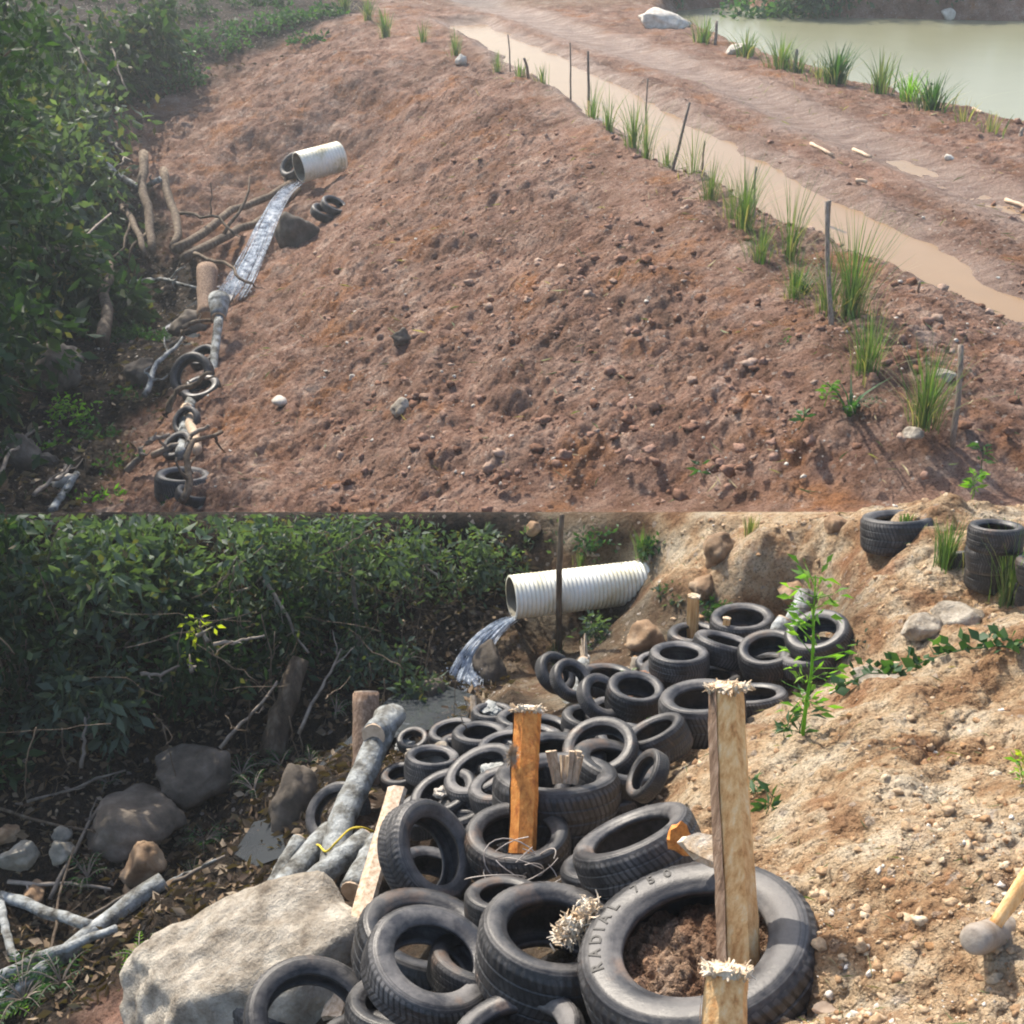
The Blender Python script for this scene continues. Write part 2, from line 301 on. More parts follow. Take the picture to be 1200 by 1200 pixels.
def rubber():
    m, n, b = nmat('rubber'); tc = N(n, 'TexCoord'); oi = N(n, 'ObjectInfo')
    ad = N(n, 'VectorMath', operation='ADD'); n.links.new(tc.outputs['Object'], ad.inputs[0]); n.links.new(oi.outputs['Random'], ad.inputs[1])
    sc_ = N(n, 'VectorMath', operation='SCALE'); sc_.inputs['Scale'].default_value = 1; n.links.new(ad.outputs[0], sc_.inputs[0])
    t = N(n, 'TexNoise', i_Scale=3.2, i_Detail=8, i_Roughness=.7); n.links.new(sc_.outputs[0], t.inputs[0])
    f = ramp(n, t.outputs[0], [(.42, (.02, .02, .02)), (.66, (.9, .9, .9))])
    c = mix(n, f, (.012, .0125, .016), (.115, .11, .108))
    t3 = N(n, 'TexNoise', i_Scale=2.1, i_Detail=6, i_Roughness=.6); n.links.new(ad.outputs[0], t3.inputs[0])
    f3 = ramp(n, t3.outputs[0], [(.58, (0, 0, 0)), (.72, (.85, .85, .85))]); c = mix(n, f3, c, (.17, .11, .075))
    mr = N(n, 'MapRange', i_To_Min=.7, i_To_Max=1.45); hv = N(n, 'HueSaturation'); n.links.new(oi.outputs['Random'], mr.inputs[0]); n.links.new(mr.outputs[0], hv.inputs['Value']); n.links.new(c, hv.inputs['Color'])
    n.links.new(hv.outputs[0], b.inputs['Base Color'])
    r = N(n, 'MapRange', i_To_Min=.42, i_To_Max=.72); n.links.new(f, r.inputs[0]); n.links.new(r.outputs[0], b.inputs['Roughness']); b.inputs['Specular IOR Level'].default_value = .55
    t2 = N(n, 'TexNoise', i_Scale=26, i_Detail=6, i_Roughness=.7); n.links.new(ad.outputs[0], t2.inputs[0])
    bp = N(n, 'Bump', i_Strength=.3, i_Distance=.01); n.links.new(t2.outputs[0], bp.inputs['Height'])
    def ma(op, a, b_=None, c_=None):
        q = N(n, 'Math', operation=op)
        for i_, v in enumerate((a, b_, c_)):
            if v is None: continue
            if hasattr(v, 'is_linked'): n.links.new(v, q.inputs[i_])
            else: q.inputs[i_].default_value = v
        return q.outputs[0]
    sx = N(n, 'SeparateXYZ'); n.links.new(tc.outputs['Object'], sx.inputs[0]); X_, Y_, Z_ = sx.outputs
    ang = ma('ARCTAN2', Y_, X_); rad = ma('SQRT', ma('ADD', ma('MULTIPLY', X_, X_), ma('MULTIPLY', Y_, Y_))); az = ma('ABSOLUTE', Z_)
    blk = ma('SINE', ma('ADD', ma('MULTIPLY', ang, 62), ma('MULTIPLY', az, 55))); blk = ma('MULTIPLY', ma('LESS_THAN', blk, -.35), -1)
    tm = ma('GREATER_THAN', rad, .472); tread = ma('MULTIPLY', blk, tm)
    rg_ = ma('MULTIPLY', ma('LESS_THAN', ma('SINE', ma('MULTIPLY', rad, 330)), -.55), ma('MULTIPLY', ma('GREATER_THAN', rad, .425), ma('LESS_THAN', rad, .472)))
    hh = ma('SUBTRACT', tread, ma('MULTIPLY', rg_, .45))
    dk = ma('MAXIMUM', ma('MULTIPLY', tread, -.8), ma('MULTIPLY', rg_, .45)); cc_ = mix(n, dk, hv.outputs[0], (.012, .012, .013)); n.links.new(cc_, b.inputs['Base Color'])  # tread grooves and sidewall rings darkened in colour: clean rubber plus painted groove shade
    b5 = N(n, 'Bump', i_Strength=1.0, i_Distance=.03); n.links.new(hh, b5.inputs['Height']); n.links.new(bp.outputs[0], b5.inputs['Normal']); n.links.new(b5.outputs[0], b.inputs['Normal']); return m
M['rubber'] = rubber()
def water_mat(name, col, rough=.06, bump=.05, scale=2, spec=.5):
    m, n, b = nmat(name); tc = N(n, 'TexCoord'); t = N(n, 'TexNoise', i_Scale=scale * .3, i_Detail=4); n.links.new(tc.outputs['Object'], t.inputs[0])
    c = mix(n, t.outputs[0], [v * .92 for v in col], [v * 1.08 for v in col]); n.links.new(c, b.inputs['Base Color']); b.inputs['Roughness'].default_value = rough
    b.inputs['Specular IOR Level'].default_value = spec
    t2 = N(n, 'TexNoise', i_Scale=scale, i_Detail=3); n.links.new(tc.outputs['Object'], t2.inputs[0])
    bp = N(n, 'Bump', i_Strength=bump, i_Distance=.02); n.links.new(t2.outputs[0], bp.inputs['Height']); n.links.new(bp.outputs[0], b.inputs['Normal']); return m
M['pond'] = water_mat('pond_water', (.20, .20, .125), .25, .3, 2.2, .2)
M['puddle'] = water_mat('puddle_water', (.245, .155, .078), .22, .15, 5, .12)
M['stream'] = water_mat('stream_water', (.05, .055, .06), .05, .5, 6, .8)
def foam():
    m, n, b = nmat('falling_water'); tc = N(n, 'TexCoord'); mp = N(n, 'Mapping'); mp.inputs['Scale'].default_value = (6, 6, 1.4)
    n.links.new(tc.outputs['Object'], mp.inputs[0]); t = N(n, 'TexNoise', i_Scale=1.2, i_Detail=6, i_Roughness=.7); n.links.new(mp.outputs[0], t.inputs[0])
    c = ramp(n, t.outputs[0], [(.36, (.22, .27, .35)), (.5, (.52, .60, .70)), (.62, (.9, .93, .96))])
    n.links.new(c, b.inputs['Base Color']); b.inputs['Transmission Weight'].default_value = .35; b.inputs['IOR'].default_value = 1.2; b.inputs['Roughness'].default_value = .3; b.inputs['Specular IOR Level'].default_value = .5
    f = ramp(n, t.outputs[0], [(.36, (.25, .25, .25)), (.6, (.85, .85, .85))]); n.links.new(f, b.inputs['Alpha'])
    bp = N(n, 'Bump', i_Strength=.3, i_Distance=.03); n.links.new(t.outputs[0], bp.inputs['Height']); n.links.new(bp.outputs[0], b.inputs['Normal']); return m
M['foam'] = foam()

# ------------------------------------------------------------------ mesh helpers
def mesh_np(name, V, Fc, mat, parent=None, smooth=True, nside=None):
    me = bpy.data.meshes.new(name); V = np.asarray(V, np.float32)
    if isinstance(Fc, np.ndarray):
        k = Fc.shape[1]; me.vertices.add(len(V)); me.vertices.foreach_set('co', V.ravel())
        me.loops.add(Fc.size); me.loops.foreach_set('vertex_index', Fc.astype(np.int32).ravel())
        me.polygons.add(len(Fc)); me.polygons.foreach_set('loop_start', np.arange(0, Fc.size, k, dtype=np.int32))
        me.polygons.foreach_set('loop_total', np.full(len(Fc), k, np.int32))
        me.update(calc_edges=True)
    else: me.from_pydata([tuple(map(float, v)) for v in V], [], Fc)
    me.materials.append(mat)
    if smooth: me.polygons.foreach_set('use_smooth', np.ones(len(me.polygons), bool))
    me.update(); o = bpy.data.objects.new(name, me); COL.objects.link(o)
    if parent: o.parent = parent
    return o
def tag(o, label=None, cat=None, group=None, kind=None):
    if label: o['label'] = label
    if cat: o['category'] = cat
    if group: o['group'] = group
    if kind: o['kind'] = kind
    return o
def thing(name, loc, label, cat, group=None):
    o = bpy.data.objects.new(name, None); o.location = loc; o.empty_display_size = .1; COL.objects.link(o); return tag(o, label, cat, group)
class G:                                        # collects geometry for one mesh
    def __init__(s): s.v = []; s.f = []
    def add(s, v, f):
        b = len(s.v); s.v += [tuple(p) for p in v]; s.f += [tuple(i + b for i in q) for q in f]
    def tube(s, path, rad, seg=10, wob=0, cap=True):
        path = [Vector(p) for p in path]; n = len(path); rad = rad if hasattr(rad, '__len__') else [rad] * n; rings = []
        up = Vector((.3, .2, 1))
        for i, p in enumerate(path):
            t = (path[min(i + 1, n - 1)] - path[max(i - 1, 0)]).normalized()
            a = t.cross(up if abs(t.dot(up.normalized())) < .95 else Vector((1, 0, 0))).normalized(); c = t.cross(a)
            rings.append([p + (a * math.cos(j * 2 * math.pi / seg) + c * math.sin(j * 2 * math.pi / seg)) * rad[i] * (1 + wob * random.uniform(-1, 1)) for j in range(seg)])
        v = [q for r in rings for q in r]; f = [(i * seg + j, i * seg + (j + 1) % seg, (i + 1) * seg + (j + 1) % seg, (i + 1) * seg + j) for i in range(n - 1) for j in range(seg)]
        if cap: f += [tuple(range(seg))[::-1], tuple((n - 1) * seg + j for j in range(seg))]
        s.add(v, f)
    def build(s, name, mat, parent=None, smooth=True):
        o = mesh_np(name, s.v, s.f, mat, parent, smooth)
        return o
def local(o, p): return Vector(p) - o.location
def wig(a, b, n, amp):
    a = Vector(a); b = Vector(b); out = []; off = Vector((0, 0, 0))
    for i in range(n + 1):
        t = i / n; off += Vector([random.uniform(-1, 1) for _ in range(3)]) * amp / math.sqrt(n) if 0 < i else Vector()
        out.append(a.lerp(b, t) + off * math.sin(math.pi * min(t, .999)) * 1.0)
    return out

# ------------------------------------------------------------------ the ground
def grid_mesh(name, X, Y, Z, zone, mat):
    nr, nc = X.shape; V = np.stack([X, Y, Z], -1).reshape(-1, 3); idx = np.arange(nr * nc).reshape(nr, nc)
    Fq = np.stack([idx[:-1, :-1], idx[:-1, 1:], idx[1:, 1:], idx[1:, :-1]], -1).reshape(-1, 4)
    o = mesh_np(name, V, Fq, mat); a = o.data.color_attributes.new('zone', 'FLOAT_COLOR', 'POINT')
    c = np.ones((nr * nc, 4), np.float32); c[:, :3] = zone.reshape(-1, 3); a.data.foreach_set('color', c.ravel()); return o
class PP:                                       # tiny pixel point for zone outlines
    def __init__(s, x, y): s.x = x; s.y = y
def zone_sd(px, py, pts): return poly_sd(px, py, [PP(*p) for p in pts])
k = np.linspace(-.80, .80, 720); rY_ = rimY(k)
t = np.linspace(0, 1, 620)[:, None]; Yn = 2.2
Yl = Yn * (rY_[None] / Yn) ** t; Xl = Yl * k[None]; Zl = h_low(Xl, Yl)
Zl[-1] = -Yl[-1] * T28
px, py = proj(Xl, Yl, Zl); nzz = fbm(Xl * 1.5, Yl * 1.5, 61, 3) * 60
litter_shade = 1 - sstep(-25, 40, zone_sd(px, py, [(-400,500),(640,560),(650,700),(590,780),(500,850),(440,930),(400,1010),(330,1060),(200,1110),(120,1170),(60,1260),(-500,1400)]) + nzz)
litter_shade = np.maximum(litter_shade, .6 * (1 - sstep(-20, 40, zone_sd(px, py, [(600,700),(700,730),(760,740),(820,760),(940,800),(800,860),(720,960),(640,1020),(560,1060),(430,1100),(460,850)]) + nzz)))
litter_shade = np.maximum(litter_shade, .9 * (1 - sstep(-25, 15, zone_sd(px, py, [(430,870),(600,800),(720,850),(800,900),(780,960),(690,1010),(680,1200),(700,1500),(100,1500),(250,1180),(400,1050)]) + nzz * .3)))  # tyre bed soil darkened so the shade inside the tyres is in the colour
zl = np.stack([sstep(-2.5, .6, Xl) * .9 + .1 * 0, 0 * Xl, litter_shade], -1)
litter_shade = np.maximum(litter_shade, .75 * (1 - sstep(-30, 30, zone_sd(px, py, [(560,500),(740,560),(800,600),(760,660),(830,690),(860,740),(760,790),(600,790)]) + nzz)))
litter_shade = np.maximum(litter_shade, .5 * (1 - sstep(-20, 30, zone_sd(px, py, [(900,690),(985,640),(1010,700),(985,780),(900,800)]) + nzz)))
zl = np.stack([sstep(-2.5, .6, Xl) * .9, 0 * Xl, litter_shade], -1)
# hidden hollow behind the rim, then the embankment
tt = np.linspace(0, 1, 8)[1:, None]; Yh = rY_[None] + .05 + .45 * tt; Xh = Yh * k[None]
Zu0 = np.minimum(h_up(Xh, Yh), -Yh * T28 - .02)
Yu0 = Yh[-1]
t = np.linspace(0, 1, 680)[1:, None]; Yu = Yu0[None] * (62 / Yu0[None]) ** t; Xu = Yu * k[None]; Zu = h_up(Xu, Yu)
low_ = np.minimum(-Yu * T28 - .03 - .25 * np.maximum(Yu - Yu0[None], 0) * 0, h_up(Xu, Yu, False)); bl = sstep(.0, 1.6, Yu - Yu0[None])
Zu = Zu * bl + (1 - bl) * np.minimum(Zu, low_ + .06 * bl)
X = np.vstack([Xh, Xu]); Y = np.vstack([Yh, Yu]); Z = np.vstack([Zu0, Zu])
tf = np.linspace(0, 1, 14)[1:, None]; Yf = 62 + 90 * tf + 0 * k[None]; Xf = Yf * k[None]
X = np.vstack([X, Xf]); Y = np.vstack([Y, Yf]); Z = np.vstack([Z, Z[-1:] + tf * 6])
px, py = proj(X, Y, Z); nzz = fbm(X * .8, Y * .8, 62, 3) * 45
litter_shade = 1 - sstep(-20, 20, zone_sd(px, py, [(-900,-200),(430,-100),(420,20),(370,45),(300,62),(235,95),(180,120),(150,150),(165,230),(190,290),(235,300),(245,350),(190,480),(120,560),(60,640),(-900,900)]) + nzz)
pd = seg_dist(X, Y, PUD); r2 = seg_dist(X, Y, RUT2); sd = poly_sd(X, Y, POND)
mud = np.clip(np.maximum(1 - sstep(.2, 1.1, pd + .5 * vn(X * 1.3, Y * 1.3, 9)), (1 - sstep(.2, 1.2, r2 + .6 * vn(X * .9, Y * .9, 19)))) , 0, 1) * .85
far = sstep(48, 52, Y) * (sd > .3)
litter_shade = np.maximum(litter_shade, .55 * far)
zu = np.stack([0 * X + .08 + .5 * far, mud, litter_shade], -1)
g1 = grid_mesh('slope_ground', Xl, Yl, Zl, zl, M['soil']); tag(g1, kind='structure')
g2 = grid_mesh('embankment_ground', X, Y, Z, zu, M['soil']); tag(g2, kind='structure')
# apron between the two sheets so nothing is open at the seam
Vs = []; 
for i in range(len(k)): Vs += [(Xl[-1, i], Yl[-1, i], Zl[-1, i]), (Xh[0, i], Yh[0, i], Zu0[0, i])]
ap = np.array([[2 * i, 2 * i + 2, 2 * i + 3, 2 * i + 1] for i in range(len(k) - 1)]); g3 = mesh_np('rim_ground', Vs, ap, M['soil']); tag(g3, kind='structure')
a = g3.data.color_attributes.new('zone', 'FLOAT_COLOR', 'POINT')
# water surfaces
me_v = [(p.x, p.y, -5.9) for p in [atz(px_, py_, -5.9) for px_, py_ in [(730,14),(830,64),(900,98),(1000,135),(1100,164),(1200,192),(1400,250),(2300,460),(2700,50),(1500,12),(1200,6),(1000,4),(880,-4),(780,-4)]]]
tag(mesh_np('pond_water', me_v, [tuple(range(len(me_v)))], M['pond'], smooth=False), kind='structure')
def strip(name, poly, z, extra, mat, kind='structure'):
    L = []; n = len(poly)
    for i, (x, y, w_) in enumerate(poly):
        a_ = Vector(poly[max(i - 1, 0)][:2]); b_ = Vector(poly[min(i + 1, n - 1)][:2]); d = (b_ - a_).normalized(); nn = Vector((-d.y, d.x)) * (w_ + extra)
        L += [(x + nn.x, y + nn.y, z), (x - nn.x, y - nn.y, z)]
    return tag(mesh_np(name, L, [(2 * i, 2 * i + 1, 2 * i + 3, 2 * i + 2) for i in range(n - 1)], mat, smooth=False), kind=kind)
strip('road_puddle', PUD, PZ - .055, .45, M['puddle'])
strip('road_puddle', RUT2[5:], PZ - .055, .25, M['puddle'])

# ------------------------------------------------------------------ tyres
def tyre_mesh(name, wid, inner, lug, seg=120, bald=False):
    h = wid / 2; prof = []                      # outer diameter 1: (radius, z)
    ro = .5; ri = inner / 2
    def P(r, z): prof.append((r, z))
    P(ri + .004, h * .62); P(ri - .004, h * .80); P(ri + .004, h * .90); P(ri + .02, h * .93); P(ri + .03, h * .99)
    sw = ro - ri
    for a in (.30, .45, .6, .72): P(ri + sw * a, h * (1.0 + .09 * math.sin(math.pi * a)))
    P(ri + sw * .74, h * 1.03); P(ri + sw * .80, h * 1.03); P(ri + sw * .82, h * .99); P(ro - .028, h * .90); P(ro - .014, h * .82)
    gro = .009 if not bald else .002
    zz = [(.74, 0), (.50, 0), (.49, 1), (.42, 1), (.41, 0), (.08, 0), (.07, 1), (-.07, 1), (-.08, 0), (-.41, 0), (-.42, 1), (-.49, 1), (-.50, 0), (-.74, 0)]
    z2 = []
    for (a_, b_) in zip(zz[:-1], zz[1:]):
        z2.append(a_); dz = b_[0] - a_[0]
        if abs(dz) > .03: z2 += [(a_[0] + dz * .07, a_[1] + (b_[1] - a_[1]) * .07), (b_[0] - dz * .07, b_[1] - (b_[1] - a_[1]) * .07)]
    z2.append(zz[-1])
    for z, g_ in z2: P(ro - .003 - gro * g_ - .010 * z * z, h * z)
    i0 = len(prof)
    P(ro - .014, -h * .82); P(ro - .028, -h * .90); P(ri + sw * .82, -h * .99); P(ri + sw * .6, -h * 1.06); P(ri + sw * .3, -h * 1.02); P(ri + .02, -h * .93); P(ri - .004, -h * .8); P(ri + .004, -h * .62)
    P(ri + sw * .35, -h * .88); P(ri + sw * .75, -h * .80); P(ro - .06, -h * .5); P(ro - .05, 0); P(ro - .06, h * .5); P(ri + sw * .75, h * .80); P(ri + sw * .35, h * .88)
    V = []; n = len(prof)
    for i in range(seg):
        a = i * 2 * math.pi / seg; wob = 1 + .006 * math.sin(a * 2 + 1) + .004 * math.sin(a * 3)
        for j, (r, z) in enumerate(prof):
            rr = r
            if lug and r > ro - .03 and abs(z) > h * .45 and (i % 4) < 2: rr -= .004
            if lug and ri + sw * .78 < r < ro - .02 and (i % 4) < 2: z = z * .988
            V.append((rr * math.cos(a) * wob, rr * math.sin(a) * wob, z))
    Fq = [(i * n + j, i * n + (j + 1) % n, ((i + 1) % seg) * n + (j + 1) % n, ((i + 1) % seg) * n + j) for i in range(seg) for j in range(n)]
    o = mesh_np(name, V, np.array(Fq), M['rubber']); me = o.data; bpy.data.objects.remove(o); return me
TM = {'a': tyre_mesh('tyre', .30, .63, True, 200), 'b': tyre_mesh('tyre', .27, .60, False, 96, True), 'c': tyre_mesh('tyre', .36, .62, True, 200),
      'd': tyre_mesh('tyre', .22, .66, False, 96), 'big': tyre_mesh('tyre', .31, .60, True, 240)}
TT = {'a': .30, 'b': .27, 'c': .36, 'd': .22, 'big': .31}
TYRES = []
RG2 = random.Random(4)
def tyre(px, py, w_, r, ang, kind, off, label, group, up=False, od=None, name='tyre'):
    q, d = (on_up if up else on_low)(px, py, off); OD = w_ * d / F * (1.0 if kind == 'big' else 1.04); tz = 1.0 if kind == 'big' or r > .65 else 1.22
    if od: OD = od
    fwd = ray(px, py).normalized(); tow = -fwd; right = Vector((1, 0, 0)); right = (right - tow * right.dot(tow)).normalized(); upv = tow.cross(right)
    s = math.sqrt(max(0, 1 - r * r)); a = R(ang); n = (right * math.sin(a) * s + upv * math.cos(a) * s + tow * r).normalized()
    x = (right - n * right.dot(n)).normalized() if abs(n.dot(right)) < .98 else upv.cross(n).normalized(); y = n.cross(x)
    o = bpy.data.objects.new(name, TM[kind]); COL.objects.link(o); c = q - n * TT[kind] * OD * .5 * tz
    rz = random.uniform(0, 6.28) if kind != 'big' else 0; ov = 0 if kind == 'big' else random.uniform(-.035, .035)
    Mx = Matrix((x, y, n)).transposed() @ Matrix.Rotation(rz, 3, 'Z')
    o.matrix_world = Matrix.Translation(c) @ Mx.to_4x4() @ Matrix.Diagonal((OD * (1 + ov), OD * (1 - ov), OD * tz, 1))
    TYRES.append((label[:40], round(OD, 2), round(d, 1)))
    return tag(o, label, 'tyre', group)
GL = 'old tyres stacked down the near bank'
big = tyre(812, 1098, 290, .66, -14, 'big', .33, 'largest old tyre in front, lying flat with raised lettering and soil inside', GL)
LT = [
 (606,974,122,.60,0,'a',.26,'grey tyre lying flat with the orange split stake standing in it'),
 (512,996,122,.70,70,'a',.45,'tyre standing upright and leaning, left of the orange stake'),
 (508,1018,92,.55,15,'b',.18,'small tyre seen through the hole of the upright leaning tyre'),
 (510,1120,156,.74,24,'b',.30,'smooth dusty tyre on top of another, left of the tyre with wood shreds'),
 (500,1088,156,.60,14,'a',.16,'tyre just beneath and behind the smooth dusty tyre in front'),
 (650,1086,176,.60,8,'c',.26,'open tyre holding white wood shreds, left of the largest tyre'),
 (367,1188,150,.90,14,'d',.40,'tyre standing on edge facing the camera, beside the big boulder'),
 (602,1210,166,.58,-18,'c',.34,'tyre cut off by the bottom edge, in front of the tyre with wood shreds'),
 (428,1214,110,.55,0,'a',.20,'tyre at the bottom edge between the boulder side tyre and the smooth tyre'),
 (250,1222,90,.5,0,'b',.18,'tyre just peeping up at the bottom edge in front of the boulder'),
 (738,974,152,.28,-22,'a',.36,'tyre tilted on its side with muddy tread, behind the largest tyre'),
 (652,906,146,.34,0,'c',.36,'wide dark tyre lying flat with a bundle of splinters in it'),
 (724,890,104,.42,16,'b',.22,'brown tyre tilted to the right, behind the tyre with the splinter bundle'),
 (752,905,64,.42,-60,'d',.28,'tyre leaning against the brown tilted tyre at the edge of the soil'),
 (702,872,88,.74,-14,'d',.30,'thin tyre rising as an arch behind the brown tilted tyre'),
 (657,876,106,.36,5,'b',.32,'flat tyre between the orange stake top and the thin arch tyre'),
 (588,916,84,.45,-15,'b',.26,'dark tyre hidden partly behind the orange stake'),
 (561,900,92,.52,-28,'d',.26,'tilted tyre holding pale cloth, left of the orange stake'),
 (518,926,82,.56,-26,'d',.22,'tilted tyre holding a white stone, behind the upright leaning tyre'),
 (540,944,86,.40,-22,'b',.14,'tyre beneath the tilted tyre with the white stone'),
 (507,885,64,.40,2,'c',.28,'small deep tyre filled with soil, right of the pale log'),
 (483,864,38,.66,-15,'b',.20,'smallest tyre, tucked behind the cut end of the pale log'),
 (530,854,58,.44,-12,'d',.20,'brownish tyre lying flat left of the thin upright stick'),
 (563,857,64,.42,0,'b',.22,'tyre with the thin upright stick standing in it'),
 (594,869,68,.42,-10,'d',.22,'tyre behind the moss on the orange stake'),
 (577,832,50,.38,0,'c',.22,'tyre topped with grey cloth below the waterfall'),
 (655,786,50,.72,58,'b',.26,'tyre leaning on edge below the cream pipe, farthest left of the upper heap'),
 (673,794,52,.72,50,'b',.26,'second tyre leaning on edge, touching the pale broken stick'),
 (712,788,64,.36,5,'b',.20,'tyre lying flat behind the pale broken stick'),
 (708,814,58,.70,48,'b',.30,'dark tyre leaning on edge beside the tyre with green weeds'),
 (746,804,68,.55,10,'c',.32,'dark tyre with green weeds growing inside it'),
 (796,764,70,.38,2,'a',.44,'uppermost tyre of the pair above the dark tyre with weeds'),
 (790,782,80,.38,0,'b',.26,'lower tyre of the pair above the dark tyre with weeds'),
 (766,772,44,.45,-10,'b',.20,'tyre half hidden left of the stacked pair'),
 (822,816,98,.44,-3,'c',.30,'large tyre behind the top of the tallest stake'),
 (764,854,76,.35,-24,'c',.24,'tyre tilted in the shade below the tyre with weeds'),
 (852,750,76,.22,16,'b',.38,'tyre tipped away showing only its smooth tread, in front of small stake'),
 (870,722,74,.45,0,'a',.36,'highest tyre on the far heap, with a wide open hole'),
 (814,740,62,.40,0,'b',.22,'tyre with a short brown stake standing in it'),
 (900,758,72,.60,-8,'a',.30,'tyre with the light log leaning out of it, left of the tall weed'),
 (956,738,76,.62,-18,'b',.30,'rightmost tyre of the far heap, behind the tall weed'),
 (948,762,70,.45,-10,'b',.16,'tyre under the rightmost tyre of the far heap'),
 (882,812,80,.30,-4,'d',.16,'thin tyre lying right of the large tyre behind the tallest stake'),
 (612,840,60,.4,0,'b',.16,'tyre behind the shredded top of the orange stake'),
 (640,850,70,.4,10,'b',.16,'low tyre at the foot of the pale broken stick'),
 (690,838,60,.45,10,'b',.14,'low dark tyre right of the pale broken stick foot'),
 (838,790,60,.35,0,'b',.18,'tyre squeezed between the stacked pair and the tallest stake'),
 (470,905,50,.5,-10,'b',.14,'low tyre against the right side of the pale log'),
 (560,1120,110,.5,10,'b',.05,'tyre in the shade between the smooth dusty tyre and the open one'),
 (700,1010,90,.4,-10,'b',.02,'tyre buried in shade under the tilted muddy tyre'),
 (640,955,110,.4,0,'a',.08,'tyre beneath the wide dark tyre, touching the orange stake tyre'),
 (700,925,100,.4,8,'c',.10,'tyre beneath the brown tilted tyre'),
 (560,930,90,.45,-12,'a',.10,'tyre in shade left of the orange stake base'),
 (600,890,84,.42,-6,'b',.16,'tyre behind the middle of the orange stake'),
 (625,862,76,.42,4,'b',.14,'tyre right of the shredded stake top'),
 (735,862,72,.45,6,'a',.14,'tyre between the thin arch tyre and the shaded tilted one'),
 (720,830,70,.45,0,'b',.12,'tyre under the dark leaning tyre beside the weeds tyre'),
 (765,818,72,.42,4,'a',.12,'tyre under the tyre with green weeds'),
 (840,775,70,.40,0,'b',.14,'tyre in shade under the tipped smooth tyre'),
 (905,778,70,.40,0,'a',.10,'tyre under the tyre with the light log'),
 (800,800,70,.42,0,'a',.10,'tyre under the stacked pair'),
 (520,900,70,.42,-8,'b',.08,'tyre half sunk beside the small deep tyre'),
 (495,945,70,.5,-20,'b',.10,'tyre behind the top of the leaning board'),
 (545,870,60,.42,0,'a',.10,'tyre under the one with the thin stick'),
 (330,1160,120,.6,0,'a',.10,'tyre behind the tyre that stands on edge'),
 (470,1170,130,.5,0,'a',.05,'tyre at the bottom under the smooth dusty tyre'),
 (590,1046,90,.45,0,'b',.08,'low tyre in the shade under the loose wire'),
 (392,952,76,.84,-62,'d',.20,'wet tyre on edge in the stream, left of the pale log'),
]
for a in LT: tyre(*a[:7], a[7], GL)
GR = 'tyres piled at the top right of the near bank'
for a in [(1052,606,84,.2,0,'c',.22,'tyre lying flat at the top of the near bank, left of the stacked ones'),
          (1130,640,60,.25,-10,'b',.14,'dark tyre behind the grass, left of the tyre stack'),
          (1168,660,66,.28,8,'c',.16,'lowest tyre of the stack of three at the top right'),
          (1164,638,64,.26,-4,'c',.38,'middle tyre of the stack of three at the top right'),
          (1168,616,62,.24,5,'c',.60,'topmost tyre of the stack of three at the top right'),
          (1222,680,66,.28,0,'c',.16,'lower tyre of the pair cut by the right edge'),
          (1224,652,64,.30,-5,'c',.38,'upper tyre of the pair cut by the right edge')]: tyre(*a[:7], a[7], GR)
GU = 'tyres on the far embankment by the pipe and stream'
for a in [(340,192,32,.6,-50,'c',.5,'black tyre leaning behind the mouth of the far cream pipe'),
          (383,246,34,.4,20,'d',.2,'grey tyre half buried right of the far waterfall, lower one'),
          (393,238,32,.45,25,'d',.25,'grey tyre half buried right of the far waterfall, upper one'),
          (222,438,54,.8,-55,'d',.45,'tyre leaning on edge in the ravine, left of the white pole'),
          (234,452,44,.55,-20,'b',.35,'tyre lying inside the leaning ravine tyre, against the white pole'),
          (216,492,36,.7,-60,'d',.35,'small tyre on edge below the white pole'),
          (206,520,40,.6,-40,'b',.3,'tyre on edge between the small ravine tyre and the half buried one'),(230,575,46,.4,10,'d',.2,'tyre flat in the soil just under the half buried one'),(236,415,34,.6,-30,'b',.35,'narrow tyre against the top of the white pole'),
          (215,556,64,.3,0,'c',.32,'tyre lying half buried at the foot of the far slope')]: tyre(*a[:7], a[7], GU, up=True)
for t_ in TYRES: print('TYRE', *t_)
# moulded lettering on the largest tyre
chars = [(c, a) for c, a in zip('RADIAL', [196, 184.5, 173, 164.5, 156, 145])] + [(c, a) for c, a in zip('750', [126, 115, 104])]
for ch, a in chars:
    cu = bpy.data.curves.new('t', 'FONT'); cu.body = ch; cu.size = .07; cu.extrude = .004; cu.align_x = 'CENTER'; cu.offset = .0015
    ob = bpy.data.objects.new('t', cu); COL.objects.link(ob); me = bpy.data.meshes.new_from_object(ob); me.materials.clear()
    Rm = Matrix.Rotation(R(a) - math.pi / 2, 4, 'Z') @ Matrix.Translation((0, .382, .168)); me.transform(Rm); me.materials.append(M['letters'])
    bpy.data.objects.remove(ob); bpy.data.curves.remove(cu); lo = bpy.data.objects.new('letter', me); COL.objects.link(lo); lo.parent = big

